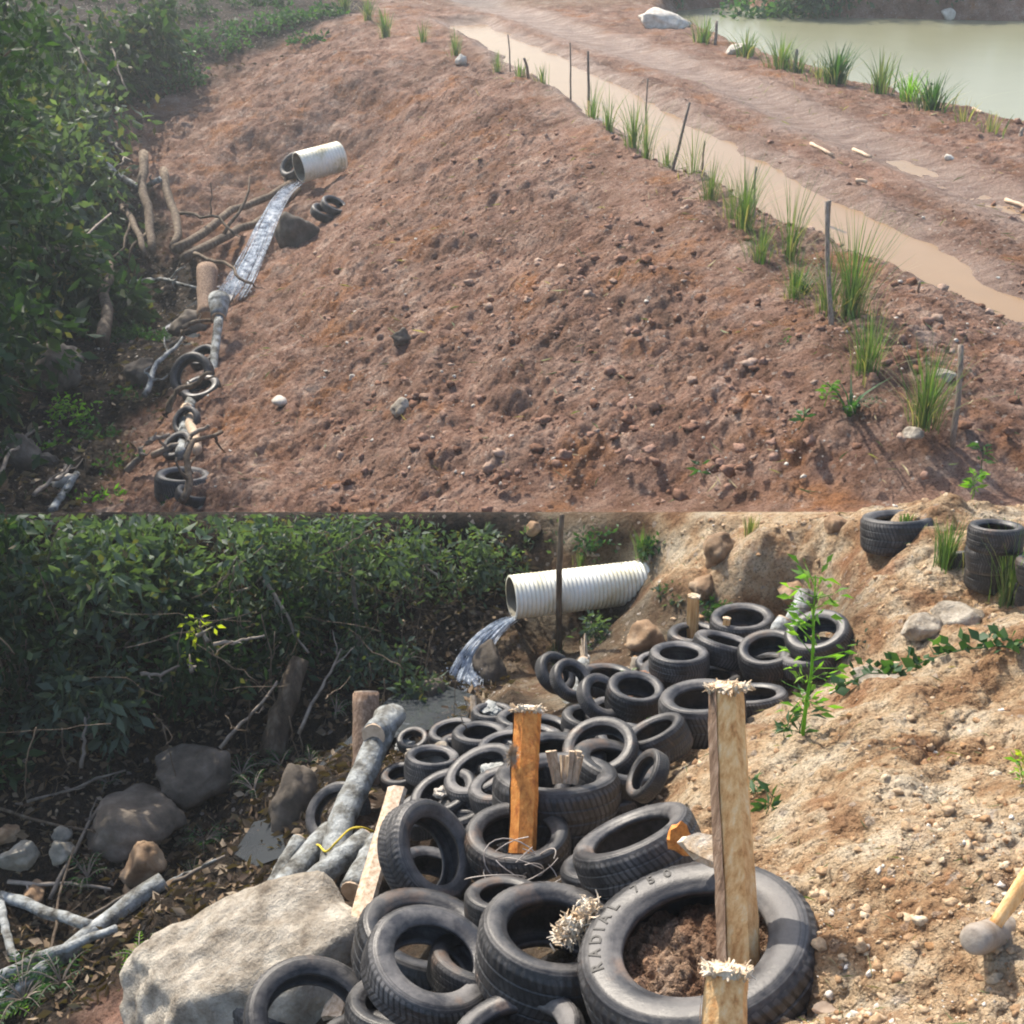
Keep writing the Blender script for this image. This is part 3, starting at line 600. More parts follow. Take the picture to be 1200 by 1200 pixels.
# ------------------------------------------------------------------ rocks
from mathutils import noise as mn
import bmesh
def rock(name, c, s, mat, label, cat='rock', group=None, seed=0, sub=4, rough=.35, rot=None, tagit=True):
    bm = bmesh.new(); bmesh.ops.create_icosphere(bm, subdivisions=sub, radius=1)
    random.seed(seed); off = Vector((random.uniform(-50, 50), random.uniform(-50, 50), seed)); planes = [(Vector([random.gauss(0, 1) for _ in range(3)]).normalized(), random.uniform(.55, .85)) for _ in range(9)]
    for v in bm.verts:
        p = v.co.copy()
        for nn, dd in planes:
            e = p.dot(nn) - dd
            if e > 0: p -= nn * e * .85
        p *= 1 + rough * (mn.fractal(p * 1.3 + off, 1, 2, 4) * .6 + .12 * mn.noise(p * 6 + off) + .04 * mn.noise(p * 15 + off)); v.co = Vector((p.x * s[0], p.y * s[1], p.z * s[2]))
    me = bpy.data.meshes.new(name); bm.to_mesh(me); bm.free(); me.materials.append(mat)
    for p in me.polygons: p.use_smooth = True
    o = bpy.data.objects.new(name, me); COL.objects.link(o); o.location = c
    o.rotation_euler = rot or (random.uniform(-.3, .3), random.uniform(-.3, .3), random.uniform(0, 6.28))
    if tagit: tag(o, label, cat, group)
    return o
def lrock(px, py, wpx, hpx, mat, label, seed, group='rocks lying along the near ravine and bank', cat='rock', up=False, rot=None, name='rock'):
    q, d = (on_up if up else on_low)(px, py + hpx * .3, 0); s = wpx * d / F / 2; sh = hpx * d / F / 2; q.z = gz(q.x, q.y)
    return rock(name, q + Vector((0, 0, sh * .35)), (s * 1.15, s * .95, sh * 1.15), mat, label, cat, group, seed, 4 if wpx > 25 else 3, rot=rot)
q, d = on_low(290, 1165)
rock('boulder', Vector(at(285, 1150, 7.5)) + Vector((0, 0, -.12)), (.88, .55, .66), M['rock_tan'], 'large pale tan boulder in the lower left beside the tyres', 'boulder', None, 12, 5, .30, rot=(.1, R(-18), .1))
for a in [(232,908,95,62,'rock_dark','brown flat topped rock under the dark trunk in the ravine',21),
          (160,962,110,60,'rock_dark','long dark rock left of the ferns in the ravine',22),(170,1012,50,50,'rock_brown','rounded brown rock with a light stripe in the ravine',23),
          (345,945,60,80,'rock_dark','tall dark rock beside the wet tyre in the stream',24),(30,1012,44,36,'rock_cob','pale cobble at the left edge, largest of the cobbles',25),
          (76,988,24,20,'rock_cob','small pale cobble highest in the group at left',26),(78,1012,30,28,'rock_cob','grey cobble right of the largest pale cobble',27),
          (40,1045,36,28,'rock_brown','brown cobble below the largest pale cobble',28),(12,985,28,24,'rock_brown','brown cobble at the extreme left edge',29),
          (756,736,48,36,'rock_brown','rough brown rock right of the pole before the pipe',30),(748,768,32,28,'rock_tan','pale rock just under the rough brown rock',31),
          (688,762,10,9,'rock_pale','small white stone behind the pale broken stick',32),(976,632,28,26,'rock_brown','rounded orange rock on the crest above the tall weed',33),
          (1120,720,64,34,'rock_tan','flat pale rock on the bank below the tyre stack',34),(1026,808,50,24,'rock_tan','rounded rock lying at the left end of the vine',35),
          (840,655,46,34,'rock_brown','brown rock above the highest far tyre',36),(822,690,34,24,'rock_brown','half buried rock behind the short brown stake',37),
          (625,632,18,20,'rock_brown','brown stone above the pipe mouth',38),(930,690,36,26,'rock_brown','lump of rock on the slope above the light log',39),
          (505,815,36,26,'rock_dark','wet dark rock at the foot of the waterfall',40),(575,775,44,60,'rock_dark','tall wet black rock right of the waterfall',41),
          (1075,745,50,34,'rock_tan','crumbling pale rock in the eroded bank',42)]:
    lrock(a[0], a[1], a[2], a[3], M[a[4]], a[5], a[6])
for a in [(62,430,75,60,'rock_dark','large slab like dark rock at the left of the far ravine',51),(25,535,45,50,'rock_dark','dark rock at the left edge of the far ravine floor',52),
          (222,380,42,34,'rock_dark','wet grey rock left of the white pole top',53),(78,575,30,24,'rock_pale','pale grey rock at the bottom left of the far ravine',54),
          (470,396,26,20,'rock_dark','mottled grey stone on the middle of the red slope',55),(170,440,40,40,'rock_dark','dark rock above the ravine weeds',56),
          (330,484,18,12,'rock_pale','pale stone on the lower left of the red slope',57),(414,440,9,9,'rock_pale','small white stone on the left of the red slope',58),
          (1105,446,26,16,'rock_tan','pale tan stone near the nearest roadside stakes',59),(773,26,56,22,'rock_pale','white sack like boulder on the pond bank',60),
          (866,60,34,14,'rock_pale','whitish heap of rubble on the pond bank',61),(1110,18,16,16,'rock_pale','round white rock at the far shore of the pond',62),
          (350,270,50,52,'rock_dark','dark wet rock beside the far waterfall',63),(540,76,14,14,'rock_pale','pale stone by the roadside grass near the road bend',64),
          (1068,515,24,16,'rock_tan','small pale clod stone by the nearest grass tuft',65),(470,485,26,18,'rock_tan','buff stone below the mottled grey stone',66),
          (1112,186,12,8,'rock_pale','small white stone in the second road rut',67),(60,548,26,20,'rock_dark','small dark rock in front of the ravine floor rock',68)]:
    lrock(a[0], a[1], a[2], a[3], M[a[4]], a[5], a[6], 'rocks on the far embankment and ravine', up=True)

# loose clods: far too many to count
def clods(name, cnt, region, up, smin, smax, mat, label):
    base = []; bm = bmesh.new(); bmesh.ops.create_icosphere(bm, subdivisions=2, radius=1); bv = np.array([v.co[:] for v in bm.verts]); bf = np.array([[v.index for v in f.verts] for f in bm.faces]); bm.free()
    var = []
    for i in range(12):
        nn = np.array([1 + .75 * mn.noise(Vector(v) * 1.2 + Vector((i * 7, 0, 0))) + .5 * mn.noise(Vector(v) * 2.6 + Vector((0, i * 5, 0))) for v in bv]); var.append(bv * nn[:, None])
    V = []; Fq = []; n = 0; rg = np.random.default_rng(cnt)
    x = rg.uniform(region[0], region[1], cnt * 3); tY = rg.uniform(0, 1, cnt * 3); kk = x; Ymin = region[2] if not up else rimY(kk) + .6
    Yy = Ymin * (region[3] / Ymin) ** tY; 
    if not up: Yy = np.minimum(Yy, rimY(kk) - .4)
    X_ = kk * Yy; dens = fbm(X_ * .8, Yy * .8, 91, 3); keep = dens > rg.uniform(-.6, .5, cnt * 3)
    X_, Yy = X_[keep][:cnt], Yy[keep][:cnt]
    if up:
        kp = (seg_dist(X_, Yy, PUD) > .35) & ((seg_dist(X_, Yy, RUT2) > .7) | (rg.random(len(X_)) < .15)) & ((np.abs(h_up(X_, Yy, False) - PZ) > .1) | (rg.random(len(X_)) < .45)) & (poly_sd(X_, Yy, POND) > .2); X_, Yy = X_[kp], Yy[kp]
    Z_ = (h_up if up else h_low)(X_, Yy)
    for i in range(len(X_)):
        s = smin + (smax - smin) * rg.random() ** 7; b = var[rg.integers(12)] * s * np.array([1, rg.uniform(.7, 1.2), rg.uniform(.5, .9)])
        a = rg.uniform(0, 6.28); c_, s_ = math.cos(a), math.sin(a); b = b @ np.array([[c_, -s_, 0], [s_, c_, 0], [0, 0, 1]])
        V.append(b + [X_[i], Yy[i], Z_[i] + s * .15]); Fq.append(bf + n); n += len(b)
    tag(mesh_np(name, np.vstack(V), np.vstack(Fq), mat), label, None, None, 'stuff')
clods('soil_clods', 4800, (-.16, .5, 0, 30), True, .008, .085, M['clod'], 'loose red brown soil clods scattered over the far embankment')
clods('soil_clods', 5000, (.1, .62, 3, 11.5), False, .004, .03, M['clod_tan'], 'loose tan soil crumbs and pebbles over the near slope')
clods('pebbles', 900, (-.35, .5, 0, 28), True, .008, .035, M['rock_pale'], 'small pale pebbles dotted over the far embankment')
clods('pebbles', 700, (-.1, .6, 3, 12), False, .004, .02, M['rock_pale'], 'small pale pebbles dotted over the near slope')

# ------------------------------------------------------------------ timber
def log(p0, p1, r0, r1, mat, label, cat='log', group=None, name='log', n=9, wob=.05, amp=.03, cut=True, seg=16):
    o = thing(name, p0, label, cat, group); g = G(); path = wig(p0, p1, n, amp); rad = [r0 + (r1 - r0) * i / n for i in range(n + 1)]
    g.tube([local(o, p) for p in path], [r * random.uniform(.93, 1.07) for r in rad], seg, wob); g.build('bark', M[mat], o)
    if cut:
        for e, nx, r in ((0, 1, r0), (-1, -2, r1)):
            a = path[e]; d = (path[e] - path[nx]).normalized(); h = G(); h.tube([local(o, a - d * .01), local(o, a + d * .012)], [r * .93, r * .9], seg, .03); h.build('cut_face', M['cutwood'], o, False)
    return o
def stick(p0, p1, r0, r1, mat, label, group=None, name='branch', forks=0, amp=.06, n=10, cat='branch'):
    g = G(); o_ = Vector(p0); path = wig(p0, p1, n, amp); g.tube([p - o_ for p in path], [r0 + (r1 - r0) * i / n for i in range(n + 1)], 8, .08)
    for _ in range(forks):
        i = random.randint(2, n - 1); L = (Vector(p1) - o_).length * random.uniform(.15, .35); dr = ((path[i] - path[i - 1]).normalized() + Vector([random.uniform(-.8, .8) for _ in range(3)])).normalized()
        g.tube([p - o_ for p in wig(path[i], path[i] + dr * L, 5, amp * .6)], [r0 * .5 * (1 - j * .13) for j in range(6)], 6, .08)
    o = g.build(name, M[mat]); o.location = o_; return tag(o, label, cat, group)
def L_(px, py, off=0):
    q = on_low(px, py, off)[0]; q.z = gz(q.x, q.y) + off; return q
def U_(px, py, off=0):
    q = on_up(px, py, off)[0]; q.z = gz(q.x, q.y) + off; return q
random.seed(3)
GLg = 'pale logs laid along the stream edge'
log(at(455,838,9.9), at(382,1030,8.6), .105, .085, 'birch', 'longest pale barked log sloping down beside the tyres', 'log', GLg, amp=.05, n=14)
log(at(430,985,8.7), at(362,1036,8.35), .09, .075, 'birch', 'pale log with cut end resting just behind the boulder', 'log', GLg, amp=.02)
log(at(388,975,9.2), at(325,1045,8.5), .09, .08, 'birch', 'pale log at the outer left of the tied bundle', 'log', GLg, amp=.03)
log(at(445,990,8.5), at(415,1045,8.1), .10, .10, 'birch', 'short pale log right of the cut end behind the boulder', 'log', GLg, amp=.02)
log(at(462,838,10.1), at(438,862,9.6), .10, .10, 'birch', 'stubby pale log with round cut face beside the upright post', 'log', GLg, amp=.01, n=4)
log(at(350,985,9.3), at(318,1040,8.9), .06, .05, 'birch', 'thin split pale log at the far left of the bundle', 'log', GLg, amp=.02)
log(at(430,925,10.2), at(429,812,10.35), .115, .11, 'wood_bark', 'upright brown post with a sawn top by the stream', 'post', None, 'post', amp=.01)
# rope round the bundle
g = G(); pth = [at(355,998,9.05), at(372,990,8.9), at(382,998,8.65), at(396,985,8.6), at(410,972,8.75), at(425,970,8.8), at(440,976,9.0)]
o0 = pth[0]; pth2 = []
for i in range(len(pth) - 1):
    a_, b_, c_, e_ = pth[max(i - 1, 0)], pth[i], pth[i + 1], pth[min(i + 2, len(pth) - 1)]
    for k_ in range(5):
        f_ = k_ / 5; pth2.append(.5 * ((2 * b_) + (c_ - a_) * f_ + (2 * a_ - 5 * b_ + 4 * c_ - e_) * f_ * f_ + (3 * b_ - a_ - 3 * c_ + e_) * f_ ** 3))
g.tube([p - o0 for p in pth2], .008, 6); o = g.build('rope', M['rope']); o.location = o0; tag(o, 'yellow rope tying the pale logs together', 'rope')
def stake(p0, p1, w0, w1, mat, label, side=None, fibre=True, group=None, name='stake', depth=.7, rz=.5, nf=230, fs=1.0, bark=None):
    """split stake: wedge shaped section, ragged fibres at the hammered top"""
    o = thing(name, p0, label, 'stake', group); d = (Vector(p1) - Vector(p0)); L = d.length; d.normalize()
    x = Vector((math.cos(rz), -math.sin(rz), 0)); x = (x - d * x.dot(d)).normalized(); y = d.cross(x)
    sec = [(-.5, -.28), (-.12, -.5), (.42, -.38), (.52, .0), (.36, .42), (-.1, .5), (-.5, .25)]; g = G(); V = []; n = 14
    for i in range(n + 1):
        t = i / n; w_ = w0 + (w1 - w0) * t; c = d * L * t + x * .02 * w_ * math.sin(t * 7)
        for sx, sy in sec: V.append(c + x * sx * w_ * (1 + random.uniform(-.03, .03)) + y * sy * w_ * depth * (1 + random.uniform(-.03, .03)))
    m = len(sec); Fq = [(i * m + j, i * m + (j + 1) % m, (i + 1) * m + (j + 1) % m, (i + 1) * m + j) for i in range(n) for j in range(m)] + [tuple(range(m))[::-1], tuple(n * m + j for j in range(m))]
    g.add(V, Fq); s_ = g.build('shaft', M[mat], o, False)
    # rotate object space so that grain runs along the shaft is not needed: stakes are near vertical
    if bark:
        b = G(); ids = bark; VV = []
        for i in range(n + 1):
            for j in ids: 
                p = V[i * m + j]; c = d * L * i / n; VV.append(p + (p - c).normalized() * (.004 + random.uniform(0, .006)))
        kk = len(ids); b.add(VV, [(i * kk + j, i * kk + j + 1, (i + 1) * kk + j + 1, (i + 1) * kk + j) for i in range(n) for j in range(kk - 1)]); b.build('bark', M['wood_bark'], o)
    if fibre:
        f = G()
        for i in range(nf):
            sx, sy = random.uniform(-.5, .5) * w1, random.uniform(-.5, .5) * w1 * depth; c = d * L * random.uniform(.985, .997) + x * sx + y * sy
            e = (x * sx + y * sy) * .22 * fs + d * random.uniform(.03, .16) * w1 + Vector([random.uniform(-.06, .06) * w1 for _ in range(3)])
            if random.random() < .3: e = (x * sx + y * sy) * .35 * fs - d * w1 * random.uniform(.02, .16)
            r = w1 * random.uniform(.015, .05); f.tube([c - e * .3 - d * w1 * .12, c + e * .4, c + e * random.uniform(.7, 1.3)], [r, r * 1.2, r * .5], 5, .35)
        hs = [-.16, -.08, .0, .06, .10]; ws_ = [.50, .555, .58, .46, .16]; V2 = []; sg = 26
        for h_, q_ in zip(hs, ws_):
            for j in range(sg):
                a_ = 2 * math.pi * j / sg; rr_ = q_ * w1 * random.uniform(.85, 1.15) * (1 + .12 * (fs - 1)); V2.append(d * (L + (h_ + random.uniform(-.04, .04)) * w1) + x * math.cos(a_) * rr_ + y * math.sin(a_) * rr_ * depth)
        f.add(V2, [(i * sg + j, i * sg + (j + 1) % sg, (i + 1) * sg + (j + 1) % sg, (i + 1) * sg + j) for i in range(4) for j in range(sg)] + [tuple(4 * sg + j for j in range(sg))])
        f.build('splintered_top', M['fibre'], o, False)
    return o
random.seed(11)
GS = 'wooden stakes driven through the tyres'
stake(at(868,1125,5.15), at(852,803,5.15), .165, .135, 'wood', 'tallest light wood stake standing in the largest tyre', group=GS, bark=[6, 0, 1], rz=.75, depth=.8)
stake(at(612,1000,7.25), at(619,830,7.45), .15, .155, 'wood_orange', 'bright orange split stake with a shredded top and moss', group=GS, rz=.3, bark=[5, 6, 0], fs=1.3)
stake(at(845,1290,4.35), at(852,1135,4.4), .17, .14, 'wood', 'thick stake with white splintered head at the bottom edge', group=GS, rz=.2, fs=1.1, bark=[6, 0])
stake(at(390,1195,7.0), at(466,925,8.1), .13, .12, 'board', 'long leaning board between the boulder and the tyres', group=GS, fibre=False, rz=.7, name='board')
stake(L_(812,755), at(813,698,11.0), .10, .10, 'wood', 'short brown stake standing in a far tyre, leftmost of the far stakes', group=GS, nf=16)
stake(L_(848,775), at(852,724,10.7), .06, .06, 'wood', 'thin stake poking up behind the tipped tyre', group=GS, nf=12)
stake(at(560,865,10.2), at(554,815,10.3), .055, .05, 'straw', 'thin upright stick in the tyre below the waterfall', group=GS, fibre=False)
log(at(898,768,10.5), at(920,728,10.6), .07, .08, 'birch', 'light log leaning out of a far tyre', 'log', None, amp=.01, n=5)
log(at(925,735,10.75), at(945,700,11.0), .06, .10, 'birch', 'pale forked wood piece behind the tall weed', 'log', None, amp=.02, n=5)
o = log(at(670,842,10.2), at(684,775,10.6), .12, .055, 'birch', 'pale broken stick standing before the far tyres', 'log', None, amp=.02, n=6)
g = G(); 
for i in range(5): g.tube([local(o, at(684 + random.uniform(-3, 3), 778, 10.6)), local(o, at(683 + random.uniform(-3, 5), 742 + random.uniform(0, 16), 10.65))], [.03, .008], 5, .2)
g.build('splintered_top', M['straw'], o, False)
# poles and saplings in front of the pipe
stick(L_(655,756), at(658,603,12.0), .035, .025, 'bark', 'slim dark pole standing in front of the near pipe', None, 'pole', amp=.03, cat='pole')
stick(L_(421,790), at(417,603,12.6), .03, .02, 'twig', 'thin grey sapling stem rising before the ravine bushes', None, 'sapling', amp=.08, cat='sapling')
stick(L_(318,895), at(352,772,11.8), .13, .09, 'bark', 'thick dark leaning trunk in the ravine shade', None, 'trunk', amp=.06, cat='trunk')
# bundle of splinters
o = thing('splinter_bundle', at(662,915,7.5), 'bundle of pale wood splinters standing in the wide dark tyre', 'wood bundle')
for i in range(11):
    g = G(); a = random.uniform(-1, 1); p0 = at(662 + a * 12, 918, 7.5) ; p1 = at(662 + a * 20 + random.uniform(-3, 3), 878 + random.uniform(0, 9), 7.5 + random.uniform(-.05, .05)); g.tube([local(o, p0), local(o, p1)], [.018, .021], 5, .25); g.build('splinter', M['straw'], o, False)
# moss on the orange stake
g = G(); c = at(600, 885, 7.3)
for i in range(260):
    v = Vector([random.gauss(0, 1) for _ in range(3)]).normalized(); s = random.uniform(.5, 1); a = Vector((v.x * .05, v.y * .04, v.z * .10)) * s; g.tube([a * .3, a + Vector([random.uniform(-.01, .01) for _ in range(3)])], [.003, .0015], 3, 0, False)
o = g.build('moss', M['straw'], None, False); o.location = c; tag(o, 'dry moss tuft hanging on the orange stake', 'moss')
# sledge hammer at right
o = thing('hammer', at(1155,1090,4.72), 'hammer with a wooden handle lying on the soil at the right edge', 'hammer'); 
g = G(); a = at(1140, 1102, 4.50); b = at(1181, 1088, 4.78); dd = (b - a)
g.tube([local(o, a + dd * t_) for t_ in (0, .03, .12, .35, .65, .88, .97, 1)], [.038, .052, .057, .054, .054, .057, .052, .038], 20, 0); g.build('head', M['steel'], o)
g = G(); a = at(1160, 1092, 4.63); b = at(1250, 965, 4.52); g.tube([local(o, p) for p in wig(a, b, 8, .006)], [.026, .024, .027, .029, .030, .030, .030, .031, .03], 14, .02); g.build('handle', M['wood'], o)
# wood chips
def chip(p, s, mat, label, seed, rot, name='wood_chip'):
    random.seed(seed); n = 12; g = G(); V = []
    for k_ in (0, 1):
        for i in range(n):
            a = 2 * math.pi * i / n; r = 1 + random.uniform(-.28, .2); V.append((math.cos(a) * r * s[0], math.sin(a) * r * s[1], (k_ - .5) * s[2] + .35 * s[1] * math.cos(a * 1) * .4))
    g.add(V, [tuple(range(n))[::-1], tuple(range(n, 2 * n))] + [(i, (i + 1) % n, n + (i + 1) % n, n + i) for i in range(n)])
    o = g.build(name, M[mat], None, False); o.location = p; o.rotation_euler = rot; return tag(o, label, 'wood chip', 'wood chips among the tyres')
chip(at(797,983,5.65), (.055,.075,.03), 'wood_orange', 'orange wood chip standing above the largest tyre', 1, (1.0,.3,.5))
chip(at(838,1000,5.45), (.16,.06,.03), 'fibre', 'long white slab of wood on the rim of the largest tyre', 2, (.5,.25,-.2))
chip(at(500 + 150,1113,6.25), (.12,.05,.03), 'cutwood', 'brown wood chip lying in the tyre left of the largest', 3, (.3,.1,.4))
chip(at(966,1181,4.6), (.04,.02,.012), 'cutwood', 'small pinkish wood chip on the soil right of the largest tyre', 4, (.5,.0,.1))
o = thing('wood_shreds', at(680,1078,5.45), 'white frayed wood shreds inside the open tyre', 'wood shreds'); g = G()
for i in range(420):
    t_ = random.random(); c = Vector(at(658 + 38 * t_, 1100 - 36 * t_, 5.5)) - o.location; v = Vector([random.gauss(0, 1) for _ in range(3)]).normalized() * random.uniform(.02, .06); c = c + Vector([random.gauss(0, .022) for _ in range(3)]); g.tube([c, c + v * .6 + Vector([random.gauss(0, .008) for _ in range(3)]), c + v], [.005, .005, .002], 4, .3)
g.build('fibre', M['fibre'], o, False)
# loose wire
g = G(); c0 = at(600, 1035, 7.0)
for i in range(9):
    cx, cy = random.uniform(-.10, .16), random.uniform(-.06, .1); a0 = random.uniform(0, 6); rr = random.uniform(.06, .2)
    g.tube([Vector((cx + rr * 1.3 * math.cos(a0 + t_ * .3), cy + rr * .7 * math.sin(a0 + t_ * .3), .10 + .09 * math.sin(t_ * .35 + i))) for t_ in range(16)], .0035, 4, 0, False)
o = g.build('loose_wire', M['wire']); o.location = c0; tag(o, 'tangle of thin loose wire in front of the orange stake tyre', 'wire')
for p, q_, lab in [((610,1150,5.75),(624,1128,5.9),'short wire end on the tyre cut by the bottom edge'),((636,1180,5.6),(662,1135,5.7),'bent wire end between the front tyres'),((520,1180,5.9),(500,1200,5.75),'thin wire curl on the smooth dusty tyre')]:
    g = G(); a = at(*p); g.tube([x_ - a for x_ in wig(a, at(*q_), 6, .03)], .004, 4); o = g.build('wire', M['wire']); o.location = a; tag(o, lab, 'wire', 'wire ends on the tyres')
# soil and odds inside tyres
def heap(px, py, wpx, off, mat, label, seed, flat=.25, name='soil_heap', cat='soil heap'):
    q, d = on_low(px, py, off); s = wpx * d / F / 2; o = rock(name, q, (s, s, s * flat), M[mat], label, cat, None, seed, 5, .9, rot=(0, 0, 1)); return o
q, d = on_low(812, 1098, .33); 
def soil_disc(c, r, label, seed, zone=(.35, 0, .1)):
    nr, na = 46, 120; V = [(0, 0, .05)]; Fq = []
    rr_ = np.repeat(np.linspace(0, 1, nr + 1)[1:], na) * r; aa = np.tile(np.arange(na) * 2 * math.pi / na, nr); xx = rr_ * np.cos(aa) + seed; yy = rr_ * np.sin(aa)
    zz = .05 * fbm(xx * 5, yy * 5, seed, 3) + .045 * clod(xx * 16, yy * 16, seed) + .025 * clod(xx * 38, yy * 38, seed + 1) + .06 * (1 - (rr_ / r) ** 2)
    V = np.vstack([[[0, 0, float(zz[0])]], np.stack([xx - seed, yy, zz], 1)])
    for j in range(na): Fq.append((0, 1 + j, 1 + (j + 1) % na))
    for i in range(nr - 1):
        for j in range(na): Fq.append((1 + i * na + j, 1 + (i + 1) * na + j, 1 + (i + 1) * na + (j + 1) % na, 1 + i * na + (j + 1) % na))
    o = mesh_np('soil_heap', V, Fq, M['soil']); o.location = c; a = o.data.color_attributes.new('zone', 'FLOAT_COLOR', 'POINT'); cc = np.ones((len(V), 4), np.float32); cc[:, :3] = zone; a.data.foreach_set('color', cc.ravel()); return tag(o, label, 'soil heap')
_n = (big.matrix_world.to_3x3() @ Vector((0, 0, 1))).normalized(); sd_o = soil_disc(big.matrix_world.translation - _n * .06, .40, 'brown crumbly soil filling the largest tyre', 71); sd_o.rotation_euler = _n.to_track_quat('Z', 'Y').to_euler()
heap(507, 887, 50, .2, 'rock_tan', 'pale soil filling the small deep tyre', 72)
heap(746, 806, 50, .2, 'clod', 'dark soil in the tyre with weeds', 73)
heap(577, 832, 26, .2, 'cloth', 'grey crumpled cloth on the tyre below the waterfall', 74, .35, 'cloth', 'cloth')
heap(578, 905, 34, .2, 'cloth', 'pale crumpled cloth inside the tilted tyre', 75, .5, 'cloth', 'cloth')
heap(517, 930, 16, .2, 'rock_pale', 'white stone inside a tilted tyre', 76, .8, 'rock', 'rock')
heap(475, 872, 22, .16, 'cloth', 'pale rag in the smallest tyre', 77, .5, 'cloth', 'cloth')

# ravine branches, near left
random.seed(21); GB = 'dead branches in the near ravine'
for (a, b, r0, r1, mat, lab, fk) in [((195,1055),(0,1175),.075,.06,'birch','long pale fallen trunk in the lower left corner',0),((0,1150),(140,1108),.05,.03,'birch','shorter pale trunk beside the long fallen one',0),
    ((0,1045),(108,1098),.05,.045,'birch','mossy curved branch above the fallen trunks',1),((0,1055),(22,1130),.035,.03,'birch','short white branch at the left edge',0),
    ((10,1035),(130,1045),.02,.012,'twig','thin pale branch lying across the cobbles',2),((35,955),(150,918),.015,.008,'twig','thin bare twig rising above the cobbles',2),
    ((60,1060),(120,960),.02,.012,'twig','bent grey branch crossing the pile of sticks',3),((170,1050),(265,1018),.02,.012,'twig','pale stick lying over the ravine litter',1),
    ((0,960),(120,990),.015,.01,'bark','thin dark stick over the cobble pile',2),((200,1035),(255,1025),.012,.01,'birch','short white stick near the wet sparkle',0),
    ((60,1130),(90,1010),.014,.008,'bark','dark upright twig in the pile of sticks',2),((100,1090),(180,1030),.016,.008,'twig','twig crossing behind the fallen trunk',2)]:
    stick(L_(*a, .06), L_(*b, .12), r0, r1, mat, lab, GB, forks=fk, amp=.05)
for (a, b, lab) in [((258,877,11.2),(325,798,11.4),'bare branch rising before the bushes, right of the brown rock'),((165,790,11.0),(210,780,11.1),'short twig among yellow leaves'),((250,755,11.2),(310,745,11.3),'pale horizontal twig right of the yellow leaves'),
    ((310,680,12),(362,765,11.8),'thin bent twig above the dark trunk'),((485,650,13),(515,680,12.8),'grey twig in the far bushes left of the pipe'),((350,860,11.6),(400,760,12),'fine twig right of the dark trunk'),((95,900,10.8),(100,840,10.9),'upright bare stem in shade')]:
    stick(at(*a), at(*b), .02, .01, 'twig', lab, 'bare twigs among the near bushes', forks=2, amp=.08)
# dry litter sticks on the near slope
random.seed(5)
# ------------------------------------------------------------------ pipes and falling water
def pipe(p0, p1, r, label, rings, name='drain_pipe'):
    o = thing(name, p0, label, 'pipe', 'cream corrugated drain pipes'); d = Vector(p1) - Vector(p0); L = d.length; d.normalize(); a = d.cross(Vector((0, 0, 1))).normalized(); c = a.cross(d); seg = 48
    def lathe(prof, nm, mat):
        V = [d * z + (a * math.cos(j * 2 * math.pi / seg) + c * math.sin(j * 2 * math.pi / seg)) * rr for z, rr in prof for j in range(seg)]
        g = G(); g.add(V, [(i * seg + j, i * seg + (j + 1) % seg, (i + 1) * seg + (j + 1) % seg, (i + 1) * seg + j) for i in range(len(prof) - 1) for j in range(seg)]); return g.build(nm, M[mat], o)
    pr = [(0, r * .90), (0, r * .97)]
    for i in range(rings):
        z0 = L * i / rings; s = L / rings
        pr += [(z0 + s * .1, r), (z0 + s * .5, r), (z0 + s * .62, r * .945), (z0 + s * .9, r * .945)]
    lathe(pr, 'corrugated_shell', 'pipe'); lathe([(0, r * .90), (L, r * .88)], 'inner_wall', 'pipe_in'); return o
pp0 = at(599,700,12.75); pp1 = at(800,676,13.2)
pipe(pp0, pp1, .225, 'cream corrugated pipe pouring water, in the near scene above the tyres', 42)
up_q, up_d = on_up(368, 218, 0)
upd = up_d - .2
pipe(at(350,196,upd - .6), at(400,183,upd - .1), 17.5 * upd / F, 'short cream corrugated pipe jutting from the far red slope', 14)
